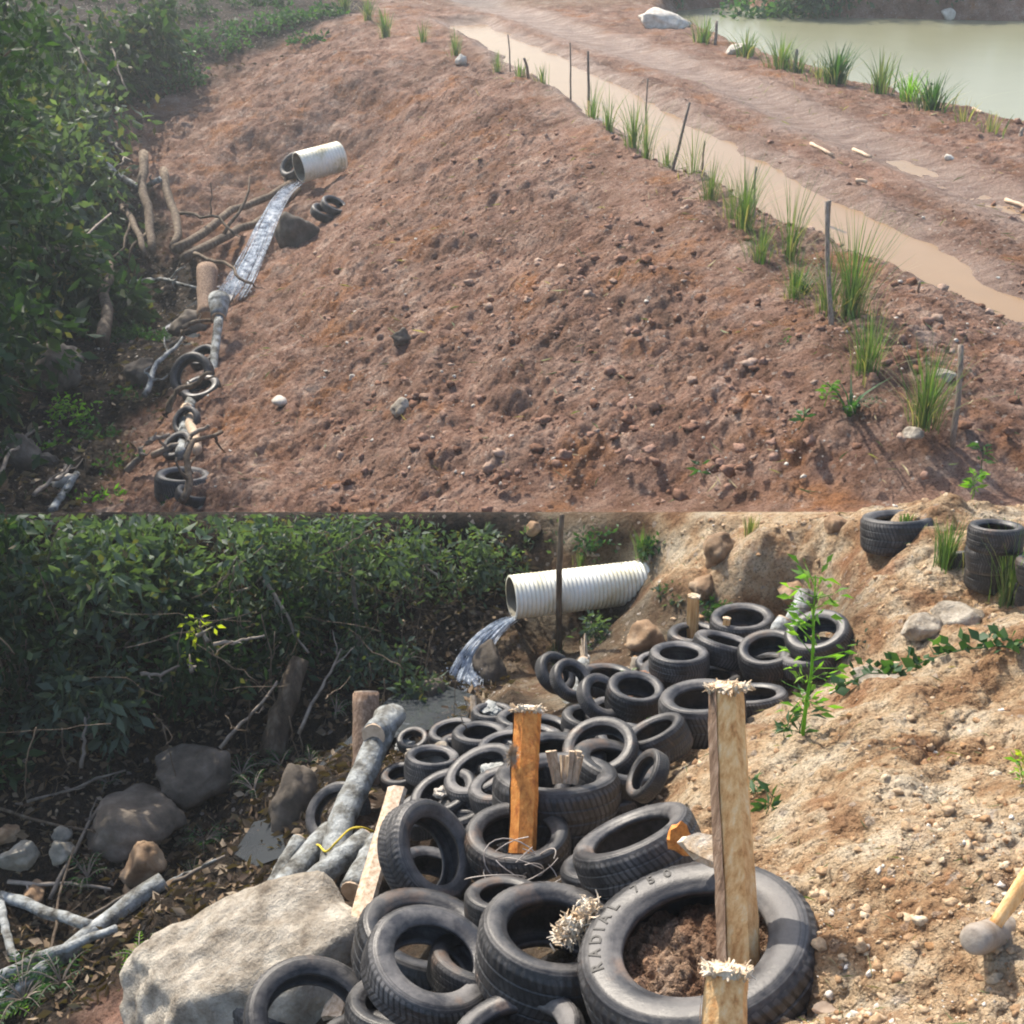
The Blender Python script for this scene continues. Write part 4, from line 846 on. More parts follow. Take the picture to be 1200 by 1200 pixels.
def fall(path, w0, w1, label, seed, sheets=2):
    random.seed(seed); o = thing('waterfall', path[0], label, 'falling water'); n = 40; pth = [Vector(p) for p in path]
    def ev(t):
        s = t * (len(pth) - 1); i = min(int(s), len(pth) - 2); f = s - i; a = pth[max(i - 1, 0)]; b = pth[i]; c = pth[i + 1]; e = pth[min(i + 2, len(pth) - 1)]
        return .5 * ((2 * b) + (c - a) * f + (2 * a - 5 * b + 4 * c - e) * f * f + (3 * b - a - 3 * c + e) * f ** 3)
    for s in range(sheets):
        g = G(); cnt = 70
        for q_ in range(cnt):
            u = random.gauss(0, .26); u = max(-.55, min(.55, u)); v = random.uniform(-.25, .25); t0 = random.uniform(0, .12) if random.random() < .6 else random.uniform(.1, .7); t1 = min(1, t0 + random.uniform(.3, .9)); sw = u * .3 + random.uniform(-.05, .05); pts = []; rr = []
            for i in range(17):
                t = t0 + (t1 - t0) * i / 16; w_ = w0 + (w1 - w0) * t; c = ev(t) - pth[0]; ww = u + sw * t * t + .05 * math.sin(t * 5 + q_) * .5
                pts.append(c + Vector((ww * w_, v * w_ * .6 - .05 * w_, .12 * w_ * math.sin(t * 9 + q_) * .4))); rr.append(w1 * (.012 + .03 * t) * (.35 + math.sin(math.pi * i / 16)) * (.25 + .55 * random.random()))
            g.tube(pts, rr, 6, .15)
        g.build('water_strands', M['foam'], o)
    g = G(); e = pth[-1] - pth[0]; pv = (pth[-1] - pth[-2]); pv.z = 0
    for i in range(420):
        t = abs(random.gauss(0, .5)); c = ev(max(0, .92 - .35 * t * random.random())) - pth[0] + Vector((random.gauss(0, .42), random.gauss(0, .25), random.uniform(-.02, .22) * math.exp(-t))) * w1 + pv * random.uniform(0, .12); r_ = random.uniform(.008, .032) * w1 * (1.2 - .5 * min(t, 1)); v = Vector([random.gauss(0, 1) for _ in range(3)]) * r_
        g.tube([c - v * .5, c, c + v * .5], [r_ * .4, r_, r_ * .4], 6, .25)
    tag(g.build('splash', M['foam'], o), kind='stuff')
    return o
fall([at(603,722,12.72), at(585,733,12.6), at(563,755,12.5), at(548,785,12.4), at(538,822,12.1)], .12, .34, 'white water falling from the near pipe beside the black rock', 1)
fall([at(351,211,upd-.8), at(332,228,upd-1.5), at(315,258,upd-2.8), at(300,292,upd-4.2), at(280,330,upd-5.6), at(266,350,upd-6.2)], .30, .46, 'foaming water pouring down from the far pipe', 2)
def pool(pts, label, up, name='stream_water'):
    P = [(U_ if up else L_)(px_, py_, .03) for px_, py_ in pts]; c = sum(P, Vector()) / len(P)
    g = G(); g.add([c] + P, [(0, i + 1, (i + 1) % len(P) + 1) for i in range(len(P))]); return tag(g.build(name, M['stream'], None, False), kind='structure')
pool([(460,832),(520,812),(560,815),(545,840),(500,850),(455,870),(430,900),(395,925),(350,965),(330,960),(400,890)], '', False)
pool([(275,1010),(300,985),(330,975),(335,1000),(300,1020)], '', False)
pool([(285,330),(270,352),(230,372),(205,392),(190,388),(215,362),(250,340)], '', True)
pool([(190,395),(205,385),(235,392),(220,408),(195,405)], '', True)

# ------------------------------------------------------------------ foliage
def leaves_np(P, D, size, width=.42, fold=.25, droop=0):
    """P base points, D directions, size lengths -> folded pointed leaves (6 verts, 4 tris)"""
    n = len(P); D = D / np.linalg.norm(D, axis=1, keepdims=True); rv = RNG.normal(size=(n, 3)); rv[:, 2] *= .4
    S = np.cross(D, rv); S /= np.linalg.norm(S, axis=1, keepdims=True) + 1e-9; Nn = np.cross(S, D); s = size[:, None]
    m = P + D * s * .45; tip = P + D * s - np.array([0, 0, 1]) * s * droop
    Lf = m + S * s * width * .5 + Nn * s * fold * .3; Rt = m - S * s * width * .5 + Nn * s * fold * .3
    V = np.stack([P, Lf, m, Rt, tip], 1).reshape(-1, 3); b = (np.arange(n) * 5)[:, None]
    Fq = np.concatenate([b + [0, 2, 1], b + [0, 3, 2], b + [1, 2, 4], b + [2, 3, 4]], 0); return V, Fq
def clipmask(V, per, clip):
    x, y, z = V[:, 0], V[:, 1], V[:, 2]; _, py_ = proj(x, y, z); return (py_.reshape(-1, per).min(1) > 601)
def shrub(c, rad, n, lsize, mat, label, group, seed, clip=False, stems=6, name='shrub', cat='shrub', clumps=26, width=.42, mat2=None, smooth_out=.55):
    rg = np.random.default_rng(seed); random.seed(seed); c = Vector(c); o = thing(name, c, label, cat, group)
    cl = rg.normal(size=(clumps, 3)); cl /= np.linalg.norm(cl, axis=1, keepdims=True); cl *= (rg.uniform(.3, 1, (clumps, 1)) ** smooth_out); cl[:, 2] = cl[:, 2] * .9 + .35
    cl *= np.array(rad)
    id_ = rg.integers(clumps, size=n); sp = np.mean(rad) * .2; P = cl[id_] + rg.normal(size=(n, 3)) * sp * rg.uniform(.5, 1.2, (clumps, 1))[id_]
    out = P - cl[id_]; D = out / (np.linalg.norm(out, axis=1, keepdims=True) + 1e-6) * .8 + rg.normal(size=(n, 3)) * .5; D[:, 2] -= .35
    V, Fq = leaves_np(P, D, lsize * rg.uniform(.55, 1.25, n), width)
    if clip:
        W = V + np.array(c[:]); k_ = clipmask(W, 5, clip); idx = np.where(k_)[0]; V = V.reshape(-1, 5, 3)[idx].reshape(-1, 3); m_ = len(idx); b = (np.arange(m_) * 5)[:, None]
        Fq = np.concatenate([b + [0, 2, 1], b + [0, 3, 2], b + [1, 2, 4], b + [2, 3, 4]], 0)
    if len(V) == 0: return o
    mesh_np('leaves', V, Fq, M[mat], o, False)
    if name == 'shrub':                             # a second, older kind of leaf low in the same bush
        n2 = n // 6; i2 = rg.integers(clumps, size=n2); P2 = cl[i2] * 1.05 + rg.normal(size=(n2, 3)) * sp * 1.5; D2 = rg.normal(size=(n2, 3)); D2[:, 2] -= .8; V2, F2 = leaves_np(P2, D2, lsize * rg.uniform(.35, .95, n2), .5)
        if clip:
            k2 = np.where(clipmask(V2 + np.array(c[:]), 5, clip))[0]; V2 = V2.reshape(-1, 5, 3)[k2].reshape(-1, 3); b2_ = (np.arange(len(k2)) * 5)[:, None]; F2 = np.concatenate([b2_ + [0, 2, 1], b2_ + [0, 3, 2], b2_ + [1, 2, 4], b2_ + [2, 3, 4]], 0)
        if len(V2): mesh_np('old_leaves', V2, F2, M['leaf_old'], o, False)
    if stems:
        g = G()
        for i in range(stems):
            e = Vector(cl[i % clumps]); 
            if clip and proj(*(c + e))[1] < 604: e *= .3
            if clip and proj(*(c + e))[1] < 604: continue
            g.tube(wig(Vector((random.uniform(-.1, .1), random.uniform(-.1, .1), -rad[2] * .5)), e, 7, rad[0] * .12), [.022 * (1 - j * .11) for j in range(8)], 6, .1)
        if g.v: g.build('stems', M['twig'], o)
    return o
def fern(c, h, n, mat, label, group, seed, name='fern', spread=1.0, cat='fern', up_=.8):
    """rosette of arching stems with paired leaflets"""
    rg = random.Random(seed); o = thing(name, c, label, cat, group); P = []; D = []; S = []; g = G()
    for i in range(n):
        a = rg.uniform(0, 6.28); L = h * rg.uniform(.6, 1.1); dx = Vector((math.cos(a), math.sin(a), 0)) * spread; pts = []
        for j in range(9):
            t_ = j / 8; pts.append(dx * L * t_ * .8 + Vector((0, 0, L * (up_ * 1.5 * t_ - .9 * t_ * t_))))
        g.tube(pts, [.006 * (1 - t_ * .09) for t_ in range(9)], 4, 0, False)
        for j in range(2, 9):
            for s_ in (-1, 1):
                sd_ = Vector((-dx.y, dx.x, 0)) * s_; P.append(pts[j][:]); D.append((sd_ + dx * .5 + Vector((0, 0, .15 * rg.uniform(-1, 1))))[:]); S.append(L * .24 * (1.15 - j / 9))
    V, Fq = leaves_np(np.array(P), np.array(D), np.array(S), .3); mesh_np('leaves', V, Fq, M[mat], o, False); g.build('stems', M['twig'], o); return o
def blades(base, n, h, spread, wid, rg, lean=.35):
    V = []; Fq = []
    for i in range(n):
        a = rg.uniform(0, 6.28); r = abs(rg.gauss(0, .35)) * spread; p = Vector((math.cos(a) * r, math.sin(a) * r, -.03)); L = h * rg.uniform(.45, 1.08)
        ln = Vector((math.cos(a), math.sin(a), 0)) * L * rg.uniform(.02, lean) * (1 + r) + Vector((rg.gauss(0, .04), rg.gauss(0, .04), 0)) * L; sd_ = Vector((-math.sin(a + rg.uniform(-1, 1)), math.cos(a), 0)).normalized() * wid * rg.uniform(.6, 1.2); b = len(V)
        for j in range(5):
            t_ = j / 4; q_ = p + ln * t_ ** 1.8 + Vector((0, 0, L * (t_ - .12 * lean * t_ * t_ * 2))); w_ = (1 - t_ ** 1.5) * .9 + .1; V += [q_ - sd_ * w_, q_ + sd_ * w_]
        Fq += [(b + 2 * j, b + 2 * j + 1, b + 2 * j + 3, b + 2 * j + 2) for j in range(4)]
    return V, Fq
def tuft(c, n, h, spread, mat, label, group, seed, wid=.006, lean=.35, name='grass_tuft', clip=False):
    rg = random.Random(seed); V, Fq = blades(c, n, h, spread, wid, rg, lean); g = G(); g.add(V, Fq)
    if clip:
        c = Vector(c); g.v = [v if proj(*(c + Vector(v)))[1] > 601 else v for v in g.v]
        bad = {i for i, v in enumerate(g.v) if proj(*(c + Vector(v)))[1] < 601.5}; g.f = [f for f in g.f if not any(i in bad for i in f)]
    o = g.build(name, M[mat], None, False); o.location = c
    if not clip and n > 18:
        V, Fq = blades(c, int(n * .45), h * .8, spread * 1.7, wid * .8, rg, 1.1); g = G(); g.add(V, Fq); g.build('dry_blades', M['grass_dry'], o, False)
    return tag(o, label, 'grass', group)

# near left: wall of bushes on the ravine bank
GBu = 'dark bushes along the near ravine bank'
near_bush = [(-40,650,.9,'leaf_dark','dark broad leaved bush at the extreme upper left of the near scene'),(60,640,1.0,'leaf_bank','bush with drooping leaves, second from the left edge'),(150,680,.95,'leaf_bank','dark bush above the shaded bank, third from the left edge'),
 (235,640,.9,'leaf_bank','mid green bush left of the thin bent twig'),(320,640,.85,'leaf_bank','bush behind the thin bent twig'),(30,750,.7,'leaf_dark','low dark bush at the left edge under the drooping bush'),
 (110,790,.5,'leaf_bank','clump of larger dull leaves low on the shaded bank'),(215,740,.7,'leaf_dark','dark bush around the yellow leaves'),(300,720,.6,'leaf_dark','thin dark bush left of the dark trunk'),
 (400,640,.8,'leaf_bank','bush behind the thin grey sapling'),(480,640,.6,'leaf_bank','small leaved bush on the bank right of the sapling'),(440,740,.45,'leaf_bank','leafy bush between the sapling and the falling water'),
 (545,625,.55,'leaf_bank','bush above the near waterfall'),(488,770,.28,'leaf_bank','low leafy plant left of the near waterfall'),(395,700,.5,'leaf_dark','dark bush behind the thick leaning trunk'),
 (-30,850,.5,'leaf_dark','dark weeds at the left edge over the ravine floor'),(590,640,.35,'leaf_bank','small plant hanging above the near pipe mouth')]
for i, (px_, py_, r, m_, lab) in enumerate(near_bush):
    q, d = on_low(px_, py_ + 50, 0); q = q + Vector((0, -.15, r * .25)); shrub(q, (r, r * .7, r * .8), int((1550 if px_ < 380 else 1500) * r), random.Random(i).uniform(.11, .18) if px_ < 380 else .10, m_, lab, GBu, 100 + i, True, 7)
shrub(at(238,738,11.2), (.14,.1,.14), 26, .09, 'leaf_yellow', 'cluster of sunlit yellow leaves in the dark bush', 'yellow leaf sprays', 140, True, 2, 'leaf_spray', 'leaf spray', 8)
shrub(at(226,775,11.2), (.10,.1,.1), 12, .07, 'leaf_yellow', 'smaller yellow leaves below the sunlit cluster', 'yellow leaf sprays', 141, True, 2, 'leaf_spray', 'leaf spray', 6)
# bare vines and twigs tangled through the near bushes: nobody could count them
random.seed(77); g = G()
for i in range(75):
    px_ = random.uniform(-20, 560); py_ = random.uniform(610, 860); q, d = on_low(px_, min(py_ + 40, 870), 0); d -= random.uniform(.5, 1.3)
    a = at(px_, py_, d); 
    if random.random() < .6: e = a + Vector((random.gauss(0, .15), random.gauss(0, .2), -random.uniform(.4, 1.3)))
    else: e = a + Vector((random.gauss(0, .6), random.gauss(0, .3), random.gauss(0, .3)))
    pt = wig(a, e, 9, .12)
    if min(proj(*p_)[1] for p_ in pt) < 604: continue
    r0 = random.uniform(.003, .008); g.tube(pt, [r0 * (1 - .06 * j) for j in range(10)], 5, .1)
tag(g.build('vine_tangle', M['bark']), 'bare brown vines and twigs tangled through the near bushes', None, None, 'stuff')
for i, (px_, py_, r_, m_, lab) in enumerate([(640,640,.35,'leaf_bank','small bush on the bank just above the near pipe'),(700,640,.25,'leaf_mid','low plant on the bank above the middle of the pipe'),(700,745,.25,'leaf_bank','low plant below the near pipe right of the pole'),(790,700,.2,'leaf_bank','little plant right of the end of the near pipe'),
    (770,650,.22,'leaf_mid','small plant above the right end of the near pipe'),(880,660,.16,'leaf_bank','little plant on the slope above the highest far tyre'),(1010,755,.16,'leaf_bank','small scrub right of the tall weed'),(835,715,.14,'leaf_mid','little plant behind the short brown stake')]):
    q, d = on_low(px_, py_, 0); shrub(q, (r_, r_ * .7, r_ * .5), int(900 * r_), .08, m_, lab, 'small plants on the near bank by the pipe', 180 + i, True, 3, 'bank_plant', 'plant', 10)
# near ravine floor plants
GF = 'ferns and weeds on the near ravine floor'
for i, (px_, py_, h, n, m_, lab) in enumerate([(240,985,.34,14,'leaf_mid','feathery fern in the middle of the ravine floor'),(285,925,.30,14,'leaf_mid','brighter fern beside the brown flat topped rock'),(105,1040,.32,14,'leaf_mid','fern right of the cobbles'),
    (225,1020,.25,12,'leaf_dark','low fern below the feathery fern'),(300,945,.25,12,'leaf_mid','small fern before the tall dark rock'),(195,960,.25,12,'leaf_dark','dark fern between two rocks'),(30,1180,.42,20,'leaf_mid','leafy weed clump in the lower left corner'),
    (75,1165,.34,16,'leaf_mid','leafy weed right of the corner clump'),(165,1130,.24,12,'leaf_bright','light green weed left of the boulder'),(195,1125,.22,10,'leaf_mid','small weed touching the boulder'),(5,1190,.4,14,'leaf_bright','broad leaved weed in the bottom corner'),
    (130,930,.25,12,'leaf_dark','dark fern above the long dark rock'),(330,905,.25,12,'leaf_mid','fern at the foot of the dark trunk'),(365,905,.22,12,'leaf_mid','small fern left of the upright post'),(470,800,.3,16,'leaf_mid','weed on the bank beyond the upright post'),(395,850,.25,10,'leaf_mid','fern behind the upright post')]):
    fern(L_(px_, py_), h, n, m_, lab, GF, 200 + i)
# near right plants
def weed(c, h, label, seed, mat='leaf_bright', group=None, nl=60, ls=.12, name='tall_weed', cat='weed', lean=.05, bare=.25):
    rg = random.Random(seed); o = thing(name, c, label, cat, group); top = Vector((rg.uniform(-lean, lean), rg.uniform(-lean, lean), h)); pth = wig(Vector((0, 0, -.05)), top, 9, .03); g = G(); g.tube(pth, [.013 * (1 - j * .08) * (h / 1.2 + .2) for j in range(10)], 6)
    P = []; D = []; S = []
    for i in range(nl):
        t_ = bare + (1 - bare) * rg.random() ** .8; s_ = t_ * 9; j = min(int(s_), 8); p = pth[j].lerp(pth[j + 1], s_ - j); a = rg.uniform(0, 6.28); e = Vector((math.cos(a), math.sin(a), .5)) * rg.uniform(.02, .14) * h * (1.25 - .8 * abs(t_ - .6)); 
        if rg.random() < .3: g.tube([p, p + e], [.004, .002], 4)
        P.append((p + e)[:]); D.append((e.normalized() + Vector((0, 0, rg.uniform(-.6, .4))))[:]); S.append(ls * rg.uniform(.5, 1.2))
    g.build('stem', M[mat], o); V, Fq = leaves_np(np.array(P), np.array(D), np.array(S), .34, .25, .15); mesh_np('leaves', V, Fq, M[mat], o, False); return o
weed(L_(937,888), 1.05, 'tall bright leafy weed standing on the bank by the far tyres', 1, nl=120, ls=.09, bare=.12)
weed(L_(932,885), .25, 'small leafy shoot at the foot of the tall bright weed', 2, 'leaf_mid', nl=26, ls=.11, name='leafy_shoot', cat='plant', bare=.1)
def vine(pts, label, seed, mat='leaf_mid', ls=.09, n=60):
    rg = random.Random(seed); o = thing('vine', pts[0], label, 'vine'); g = G(); lp = [local(o, p) + Vector((0, 0, gz(p.x, p.y) - p.z + .05)) for p in pts]; g.tube(lp, .005, 4); g.build('stem', M['leaf_mid'], o); P = []; D = []; S = []
    for i in range(n):
        s_ = rg.random() * (len(lp) - 1); j = min(int(s_), len(lp) - 2); p = lp[j].lerp(lp[j + 1], s_ - j) + Vector((rg.gauss(0, .05), rg.gauss(0, .04), rg.uniform(0, .06))); P.append(p[:]); D.append((rg.uniform(-1, 1), rg.uniform(-1, 1), .3)); S.append(ls * rg.uniform(.6, 1.3))
    V, Fq = leaves_np(np.array(P), np.array(D), np.array(S), .7, .2); mesh_np('leaves', V, Fq, M[mat], o, False); return o
vine([L_(970,835), L_(1010,825), L_(1045,812), L_(1080,803), L_(1120,798), L_(1160,795), L_(1188,796)], 'green vine trailing across the sunlit near slope', 3, n=100, ls=.085)
for i, (px_, py_, h, ls, m_, lab) in enumerate([(760,1010,.14,.07,'leaf_bright','bright seedling between the largest tyre and the tilted muddy tyre'),(735,1022,.12,.07,'leaf_bright','smaller seedling left of the bright one, behind the largest tyre'),(893,955,.14,.10,'leaf_mid','small curled plant right of the tallest stake'),
    (887,938,.1,.09,'leaf_mid','low leafy sprout above the small curled plant'),(742,798,.16,.08,'leaf_mid','green weeds growing out of a dark tyre'),(770,845,.12,.06,'leaf_bright','tiny weed in the gap between dark tyres'),(1197,905,.12,.07,'leaf_yellow','yellow leaved sprig at the right edge'),
    (915,885,.14,.09,'leaf_mid','low leaves left of the tall weed foot'),(1195,935,.10,.06,'leaf_bright','green sprig just under the yellow one at the right edge')]):
    weed(L_(px_, py_, .2 if py_ in (798, 845) else 0), h, lab, 300 + i, m_, 'seedlings on the near bank', 16, ls, 'seedling', 'seedling', bare=.3)
GT = 'grass tufts on the near bank'
for i, (px_, py_, n, h, m_, lab) in enumerate([(1107,672,110,.52,'grass','green and orange grass tuft left of the tyre stack'),(1182,708,90,.62,'grass','tall thin grass tuft before the tyres at the right edge'),(1142,684,50,.42,'grass_dry','sparse dry grass in front of the tyre stack'),
    (1058,636,60,.32,'grass','grass tuft by the flat tyre on the crest'),(877,644,50,.32,'grass_dry','thin grass tuft on the crest above the far tyres'),(752,655,120,.36,'grass','light grass tuft above the right end of the near pipe'),(680,668,40,.2,'grass','small grass above the middle of the near pipe'),
    (648,765,60,.26,'leaf_mid','grassy clump at the foot of the dark pole'),(1168,655,50,.45,'grass','grass blades sticking up between the right tyres'),(655,775,24,.14,'grass','short grass below the pole')]):
    tuft(L_(px_, py_), n, h, .14, m_, lab, GT, 400 + i, .006, .4, clip=True)

# ------------------------------------------------------------------ far scene: roadside grass and stakes
GG = 'grass tufts planted along the road edge'
row = [(405,15,.9,60),(432,28,.9,60),(452,45,.9,60),(496,52,.7,30),(534,68,.75,34),(583,86,.6,26),(610,92,.5,22),(636,98,.5,22),(694,135,.9,24),(713,148,.9,22),(742,172,1.0,44),(757,182,1.1,50),(782,195,.5,40),(812,208,.9,26),(832,240,.6,60),(858,262,.7,40),(870,282,.9,90),(890,315,.6,60),(925,305,1.0,50),(930,350,.55,70),(968,372,.8,60),(995,372,1.1,120),(1015,445,.75,90),(1080,508,.75,110)]
for i, (px_, py_, h, n) in enumerate(row):
    lab = f'{["nearest","second","third","fourth","fifth","sixth","seventh","eighth","ninth","tenth","eleventh","twelfth","thirteenth","fourteenth","fifteenth","sixteenth","seventeenth","eighteenth","nineteenth","twentieth","twenty first","twenty second","twenty third","twenty fourth"][len(row)-1-i]} grass tuft from the near end of the road edge row'
    q = U_(px_, py_); s = 1.0
    tuft(q, n, h * (1.35 if px_ > 800 else 1.15), .22, 'grass', lab, GG, 500 + i, .0075 + .006 * (q.y > 25), .45)
GP = 'thin stakes along the road edge'
stk = [(976,388,968,236,.035,'tallest roadside stake beside the big grass tuft'),(1118,515,1126,404,.035,'nearest roadside stake at the right'),(786,205,808,120,.03,'leaning roadside stake beyond the tall grass'),(690,122,689,60,.035,'dark roadside post left of the puddle'),
       (669,115,668,50,.022,'thin pale stake behind the dark roadside post'),(620,92,614,68,.04,'short leaning dark stub on the road edge'),(598,85,595,40,.02,'thin bare stick near the road bend'),(757,150,759,92,.02,'thin dry stem beside the twelfth grass tuft'),
       (884,258,886,195,.02,'pale stick standing before the puddle'),(823,205,826,165,.02,'thin twig at the puddle edge'),(970,270,972,235,.04,'blunt grey stake standing in the puddle'),(1078,345,1078,330,.02,'tiny peg on the road near the rut')]
for px0, py0, px1, py1, r, lab in stk:
    q, d = on_up(px0, py0); p1 = at(px1, py1, d * .985); stick(q - Vector((0, 0, .1)), p1, r, r * .8, 'grey_stake', lab, GP, 'roadside_stake', amp=.03, cat='stake', n=5)
GO = 'grass tufts on the pond bank'
for i, (px_, py_, h, n, m_, lab) in enumerate([(824,52,1.0,40,'grass','farthest grass tuft on the pond bank'),(874,68,.9,40,'grass','grass tuft by the whitish rubble on the pond bank'),(915,82,1.1,90,'grass','dense grass clump left of the middle of the pond bank'),(935,86,.7,40,'grass','low grass right of the dense clump'),
    (978,102,1.1,130,'leaf_mid','bushy green clump in the middle of the pond bank'),(1030,114,1.1,50,'grass','thin upright tuft right of the bushy clump'),(1064,122,.8,60,'leaf_bright','bright narrow plant on the pond bank'),(1092,132,1.0,90,'leaf_mid','green tuft around the white stick on the pond bank'),(1130,146,.6,20,'grass_dry','faint dry stems nearest the pond water'),(1160,160,.5,20,'grass_dry','dry sparse tuft at the right of the pond bank'),(960,92,.6,26,'grass_dry','dry stems between the dense clump and the bushy clump')]):
    tuft(U_(px_, py_), n, h, .5, m_, lab, GO, 600 + i, .022, .6)
for p0, p1, lab in [((1078,130),(1092,98),'white leaning stick on the pond bank'),((838,56),(840,25),'dark thin stake at the far pond bank'),((930,84),(934,58),'grey twig on the pond bank'),((1195,165),(1199,150),'stub of a stake at the right pond edge')]:
    q, d = on_up(*p0); stick(q, at(p1[0], p1[1], d), .05, .04, 'grey_stake', lab, 'sticks on the pond bank', 'bank_stick', amp=.03, n=5)
for p0, p1, lab in [((950,172),(975,184),'pale wood scrap lying on the road ridge'),((1000,175),(1020,186),'grey wood scrap right of the pale one on the road'),((1178,236),(1210,248),'white stick on the road at the right edge'),((1140,90+40),(1150,136),'short stick on the pond bank edge'),((1002,218),(1015,222),'small light scrap on the near road ridge')]:
    stick(U_(*p0, .04), U_(*p1, .04), .035, .03, 'cutwood', lab, 'wood scraps on the road', 'wood_scrap', amp=.02, n=4)
# near plants of the far scene
GN = 'weeds at the near end of the road edge'
fern(U_(990,490), .45, 0 or 3, 'leaf_mid', 'leafy seedling beside the long leaved weed', GN, 701, 'weed', cat='weed')
tuft(U_(995,490), 16, .55, .1, 'leaf_mid', 'long leaved green weed on the near road edge', GN, 702, .022, 1.3, 'long_leaved_weed')
tuft(U_(940,345), 40, .4, .2, 'leaf_mid', 'broad bladed grass between the roadside tufts', GN, 703, .014, .8, 'long_leaved_weed')
weed(U_(935,515), .16, 'small round leaved plant left of the long leaved weed', 704, 'leaf_mid', GN, 12, .14, 'round_leaved_weed', bare=.4)
weed(U_(965,485), .3, 'upright light green seedling by the long leaved weed', 705, 'leaf_bright', GN, 26, .12, 'seedling_weed', bare=.2)
weed(U_(1138,592), .26, 'bright green plant at the right end above the near bank', 706, 'leaf_bright', GN, 30, .13, 'seedling_weed', bare=.2)
weed(U_(1150,560), .3, 'grey green sprig above the bright plant at right', 707, 'leaf_mid', GN, 14, .13, 'sprig', bare=.4)
weed(U_(825,565), .16, 'small sprig on the lower red slope', 708, 'leaf_mid', GN, 9, .13, 'sprig', bare=.3)
weed(U_(918,412), .14, 'leafy scrap below the roadside tufts', 709, 'leaf_mid', GN, 8, .14, 'sprig', bare=.3)
# far left: bushes, ravine
GFB = 'bushes on the left bank of the far ravine'
far_b = [(20,60,2.6,'leaf_dark','big dark bush in the top left corner'),(20,180,2.2,'leaf_bank','broad leaved bush at the left edge halfway down the far scene'),(60,120,2.0,'leaf_bank','mid green bush left of the bare twigs'),(100,250,1.6,'leaf_bank','leafy bush hanging over the dead stumps'),
 (20,300,1.9,'leaf_dark','dark bush at the left edge above the slab rock'),(110,60,1.8,'leaf_dark','dark bush behind the mid green bush'),(75,210,1.7,'leaf_bank','bright tipped bush above the stumps'),(-30,400,1.7,'leaf_dark','dark bush at the left edge beside the slab rock'),(85,330,1.3,'leaf_dark','bush in the shade under the hanging bush'),
 (170,40,1.5,'leaf_dark','shaded bush on the far top left'),(130,350,.9,'leaf_dark','small dark bush between slab rock and stumps'),(-60,150,2.6,'leaf_dark','dark bush reaching in from the left edge')]
for i, (px_, py_, r, m_, lab) in enumerate(far_b):
    q, d = on_up(px_, py_ + 70 * r / 2, 0); q = q + Vector((0, -.3, r * .35)); shrub(q, (r, r * .8, r * .8), int(820 * r), .36, m_, lab, GFB, 800 + i, False, 12, clumps=26)
GW = 'low weeds on the top of the far slope'
for i, (px_, py_, r, m_, lab) in enumerate([(190,70,1.3,'leaf_mid','weeds at the top of the far slope beside the dark bush'),(240,55,1.2,'leaf_mid','weeds in the middle of the far slope top'),(290,40,1.1,'leaf_mid','weeds spreading at the far slope top, right of middle'),(335,30,1.0,'leaf_mid','leafy weed before the bare soil corner'),
  (360,50,.7,'leaf_mid','small weed at the end of the weed belt'),(160,110,1.2,'leaf_dark','dark weeds above the dead stumps'),(200,100,1.0,'leaf_mid','creeping weeds on the upper left slope edge'),(220,20,1.4,'leaf_dark','dark weeds at the top edge left of centre'),(300,10,1.2,'leaf_dark','dark weeds at the top edge behind the belt'),
  (380,20,.8,'leaf_mid','weed near the first roadside tufts'),(150,545,.5,'leaf_mid','low weed left of the half buried tyre'),(85,490,.55,'leaf_bright','bright ferny weed on the ravine floor'),(100,520,.6,'leaf_mid','wide weed patch in the ravine'),(60,540,.55,'leaf_bright','light weed at the left of the ravine floor'),
  (140,400,.6,'leaf_mid','weed right of the slab rock'),(185,440,.5,'leaf_mid','weed left of the leaning ravine tyre'),(150,470,.5,'leaf_mid','weed above the ravine floor patch'),(120,590,.35,'leaf_bright','upright leaves at the bottom left of the far scene'),(150,400,.5,'leaf_mid','small weed by the wet grey rock'),
  (215,590,.35,'leaf_mid','weed at the foot of the half buried tyre'),(60,590,.5,'leaf_dark','dark weed in the bottom left of the far ravine'),(190,400,.35,'leaf_mid','tiny weed beside the far stream')]):
    q, d = on_up(px_, py_, 0); shrub(q, (r, r * .7, r * .35), int(650 * r), .2 if r > .6 else .12, m_, lab, GW, 900 + i, False, 3, 'weed_patch', 'weeds', 18)
# far shore bank of the pond
for i, (px_, r) in enumerate([(735,2.0),(780,1.6),(905,2.4),(985,2.4),(1065,2.4),(1150,2.4),(1215,2.4),(945,1.6),(1110,1.6)]):
    q = atz(px_, 10 if px_ > 850 else 3, -5.7); q.z = gz(q.x, q.y) + .25 if q.y < 61 else -5.2
    shrub(q, (r, 1.6, .8), 1500, .3, 'leaf_mid', f'low green growth on the far pond bank, {["leftmost by the white boulder","second from the left","under the top edge left of centre","near the middle","left of the white round rock","right of the white round rock","at the right edge","between the left clumps","just behind the white round rock"][i]}', 'low growth on the far pond bank', 1000 + i, False, 0, 'bank_shrub', 'shrub', 20)
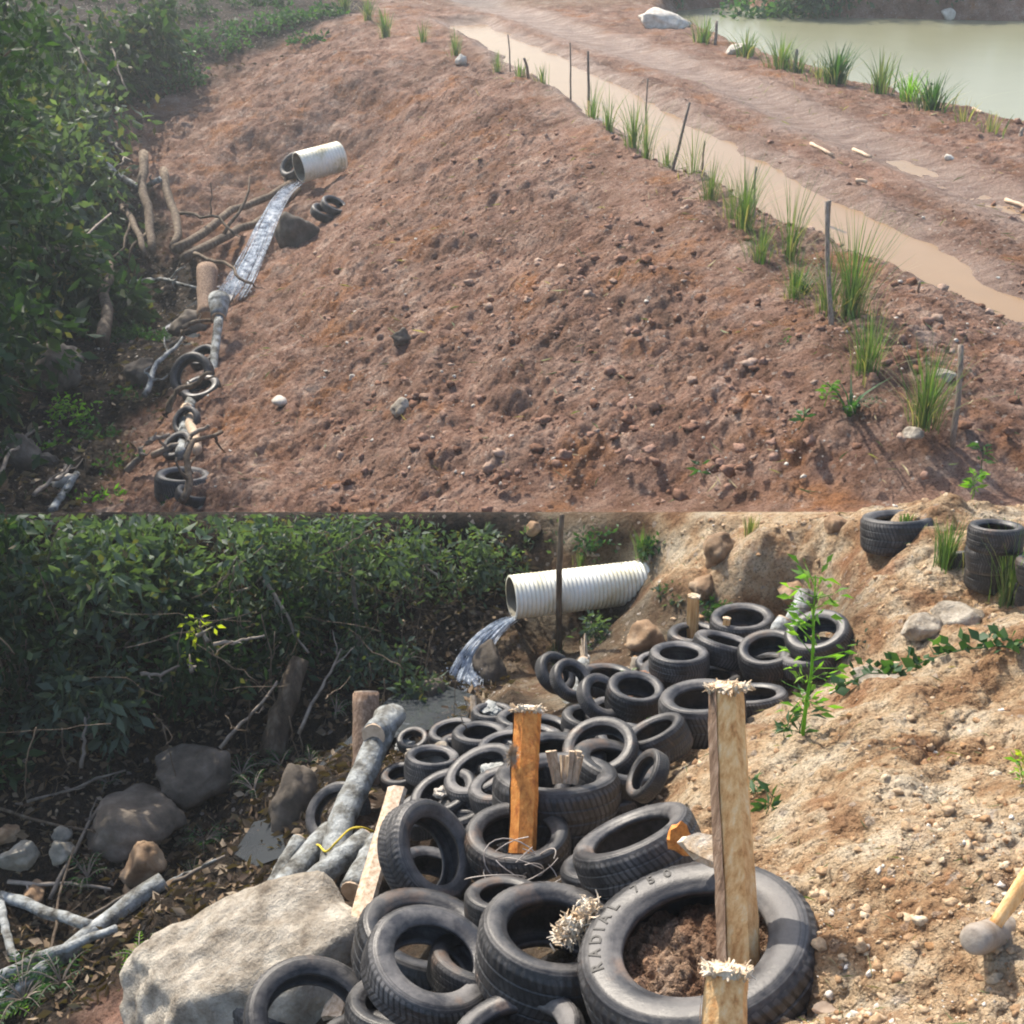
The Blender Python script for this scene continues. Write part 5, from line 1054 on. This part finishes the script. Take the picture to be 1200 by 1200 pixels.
# stumps and logs in far ravine
random.seed(31); GD = 'dead stumps and logs in the far ravine'
for a, b, r0, r1, mat, lab, fk in [((118,190,31.5),(188,210,30.5),.16,.13,'birch','pale log lying across the dead stumps',0),((130,215,31),(170,300,27.5),.15,.12,'bark','left forked dead stump under the pale log',1),((168,180,31),(178,295,28),.2,.17,'bark','middle upright dead stump',0),((192,200,31),(202,290,28.3),.18,.15,'bark','right upright dead stump',0),
   ((205,292,28),(345,212,33),.17,.15,'bark','upper of the two dark logs leading to the far pipe',0),((215,303,27.5),(350,222,32.5),.17,.16,'bark','lower of the two dark logs leading to the far pipe',0),((118,150,33),(155,190,31.5),.1,.06,'twig','grey dead branch above the stumps',1),
   ((228,297,27),(295,332,26),.07,.05,'bark','dark branch crossing in front of the far waterfall',0),((205,248,30),(275,275,28.5),.07,.05,'bark','thin dark branch over the two logs',1),((120,400,24),(128,310,27),.22,.16,'bark','dark trunk standing in the ravine shade',0)]:
    stick(at(*a), at(*b), r0 * .62, r1 * .55, mat, lab, GD, 'dead_wood', forks=fk + 1, amp=.3, cat='dead wood')
q, d = on_up(240, 400); 
log(at(242,372,d - .3), at(243,316,d + .6), .17, .21, 'wood_bark', 'brown sawn post at the foot of the far waterfall', 'post', GD, 'post', amp=.02)
log(at(256,372,d - .9), at(257,350,d - .6), .14, .2, 'birch', 'white barked post with a tilted sawn face', 'post', GD, 'post', amp=.01, n=4)
stick(at(247,465,d - 2.6), at(257,372,d - .9), .06, .09, 'birch', 'long white pole on the lower edge of the red slope', GD, 'pole', amp=.02, cat='pole')
stick(at(212,535,d - 4.6), at(224,470,d - 3), .10, .10, 'birch', 'pale short log below the leaning ravine tyre', GD, 'dead_wood', amp=.05)
stick(at(232,530,d - 4.7), at(218,478,d - 3.3), .08, .10, 'cutwood', 'split pale wood piece beside the short log', GD, 'dead_wood', amp=.04)
stick(at(235,600,d - 6.4), at(288,515,d - 4.4), .06, .05, 'rock_tan', 'thin pale plank half buried at the lower left of the red slope', GD, 'plank', amp=.02, cat='plank')
stick(at(60,600,d - 5.5), at(90,555,d - 4.5), .07, .05, 'birch', 'pale grey fallen wood in the bottom left of the far ravine', GD, 'dead_wood', amp=.04)
for a, b, lab in [((20,480,22.5),(110,485,23),'thin horizontal twig over the ravine floor'),((40,580,18.5),(75,545,20),'curved twig at the lower left'),((0,555,19),(50,500,21),'thin twig at the left edge by the rocks'),((130,50,36),(150,110,34),'pale bare twigs among the far bushes'),((65,20,32),(110,90,31),'long bare twig in the top left bushes'),((0,290,24),(110,300,26),'bare branch low in the left bushes'),((60,310,25),(130,250,28),'slanting bare twig in the left bushes')]:
    stick(at(*a), at(*b), .035, .02, 'twig', lab, 'bare twigs in the far ravine', 'twig', forks=3, amp=.2)
def scatter_leaves(name, cnt, box, cond, size, mat, label, seed, low=True, straw=False):
    rg = np.random.default_rng(seed); k_ = rg.uniform(box[0], box[1], cnt * 4); y_ = rg.uniform(box[2], box[3], cnt * 4); x_ = k_ * y_
    if low: ok = y_ < rimY(k_) - .3
    else: ok = (y_ > rimY(k_) + .6) & (seg_dist(x_, y_, PUD) > .2) & (poly_sd(x_, y_, POND) > .3)
    x_, y_ = x_[ok], y_[ok]; z_ = (h_low if low else h_up)(x_, y_); px_, py_ = proj(x_, y_, z_); ok = cond(px_, py_); x_, y_, z_ = x_[ok][:cnt], y_[ok][:cnt], z_[ok][:cnt]; m_ = len(x_)
    D = rg.normal(size=(m_, 3)); D[:, 2] *= .25; V, Fq = leaves_np(np.stack([x_, y_, z_ + .012], 1), D, size * rg.uniform(.4, 1.3, m_), .06 if straw else .5); tag(mesh_np(name, V, Fq, M[mat], None, False), label, None, None, 'stuff')
M['dead_leaf'] = leaf_mat('dead_leaf', [(.05, .03, .018), (.12, .075, .04), (.20, .14, .08), (.07, .045, .03), (.28, .22, .15)], .1, .7)
scatter_leaves('leaf_litter', 6000, (-.55, .1, 6, 13), lambda a, b: zone_sd(a, b, [(-100,600),(640,600),(600,800),(430,930),(380,1020),(200,1100),(100,1200),(-100,1300)]) < 0, .10, 'dead_leaf', 'dead brown leaves littering the near ravine floor', 1)
scatter_leaves('leaf_litter', 3500, (-.5, -.12, 14, 42), lambda a, b: zone_sd(a, b, [(-100,0),(380,0),(360,60),(180,120),(160,230),(240,300),(240,400),(190,500),(100,620),(-100,620)]) < 0, .16, 'dead_leaf', 'dead brown leaves littering the far ravine', 2, False)
scatter_leaves('straw_litter', 900, (-.25, .5, 11, 34), lambda a, b: a > 200, .22, 'grass_dry', 'bits of dry straw strewn over the far embankment', 3, False, True)
scatter_leaves('straw_litter', 700, (-.1, .6, 3, 11), lambda a, b: a > 600, .08, 'grass_dry', 'bits of dry straw strewn over the near slope', 4, True, True)
random.seed(91)
for i, (a, b, lab) in enumerate([((195,500),(250,455),'grey stick lying over the small ravine tyre'),((180,540),(245,500),'thin brown stick by the half buried tyre'),((200,420),(255,380),'dark stick crossing behind the white pole'),((170,470),(215,400),'slanting stick left of the leaning ravine tyre'),((215,600),(262,520),'mossy stick at the foot of the pale plank'),((150,560),(200,520),'short stick left of the half buried tyre'),((180,350),(240,300),'branch tangle left of the brown sawn post'),((150,330),(235,345),'flat branch before the brown sawn post')]):
    stick(U_(*a, .15), U_(*b, .35), .06, .03, ['bark', 'twig', 'bark', 'birch'][i % 4], lab, 'sticks along the foot of the red slope', 'branch', forks=3, amp=.25)
# trees standing over the ravine (their trunks are left of the frame, their shade falls across it)
def tree(c, h, r, label, seed, n=9000, ls=.22):
    random.seed(seed); rg = np.random.default_rng(seed); o = thing('tree', c, label, 'tree', 'trees over the ravine'); g = G(); top = Vector((.2, .3, h * .8)); tr = wig(Vector((0, 0, -.5)), top, 8, .25)
    g.tube(tr, [.22 * (1 - i * .09) for i in range(9)], 12, .06); tips = []
    for i in range(14):
        j = random.randint(3, 8); a = random.uniform(0, 6.28); e = tr[j] + Vector((math.cos(a) * r * random.uniform(.5, .9), math.sin(a) * r * random.uniform(.5, .9), random.uniform(.1, .3) * h)); g.tube(wig(tr[j], e, 5, .15), [.07 * (1 - k_ * .15) for k_ in range(6)], 7, .06); tips.append(e)
    g.build('trunk', M['bark'], o); T = np.array([t_[:] for t_ in tips]); cl = np.vstack([T, T * .8 + rg.normal(size=T.shape) * r * .2, T + rg.normal(size=T.shape) * r * .25]); id_ = rg.integers(len(cl), size=n)
    P = cl[id_] + rg.normal(size=(n, 3)) * r * .16; D = rg.normal(size=(n, 3)); D[:, 2] -= .4; V, Fq = leaves_np(P, D, ls * rg.uniform(.6, 1.2, n)); mesh_np('crown', V, Fq, M['leaf_dark'], o, False)
for x, y, h, r, lab, s in [(-8.6,15.5,7.5,2.7,'tree left of the frame over the near ravine',1),(-10.5,20.5,8.5,3.2,'tree left of the frame over the middle of the ravine',2),(-14,28,9.5,3.8,'tall tree left of the frame beyond the ravine',3)]:
    tree((x, y, gz(x, y)), h, r, lab, s)

# ------------------------------------------------------------------ thin haze volume added to stand in for glare on the lens
hm = bpy.data.materials.new('haze'); hm.use_nodes = True; hn = hm.node_tree; hn.nodes.remove(hn.nodes['Principled BSDF'])
pv_ = hn.nodes.new('ShaderNodeVolumePrincipled'); pv_.inputs['Color'].default_value = (.86, .93, 1, 1); pv_.inputs['Density'].default_value = .0014; pv_.inputs['Anisotropy'].default_value = .3
hn.links.new(pv_.outputs[0], hn.nodes['Material Output'].inputs['Volume'])
x0, x1, y0, y1, z0, z1 = -135, 135, -6, 156, -12, 6
hv_ = [(x, y, z) for x in (x0, x1) for y in (y0, y1) for z in (z0, z1)]
hz = mesh_np('haze', hv_, [(0, 1, 3, 2), (4, 6, 7, 5), (0, 4, 5, 1), (2, 3, 7, 6), (0, 2, 6, 4), (1, 5, 7, 3)], hm, smooth=False); tag(hz, 'thin pale haze volume added over the scene to stand in for lens glare', None, None, 'stuff')
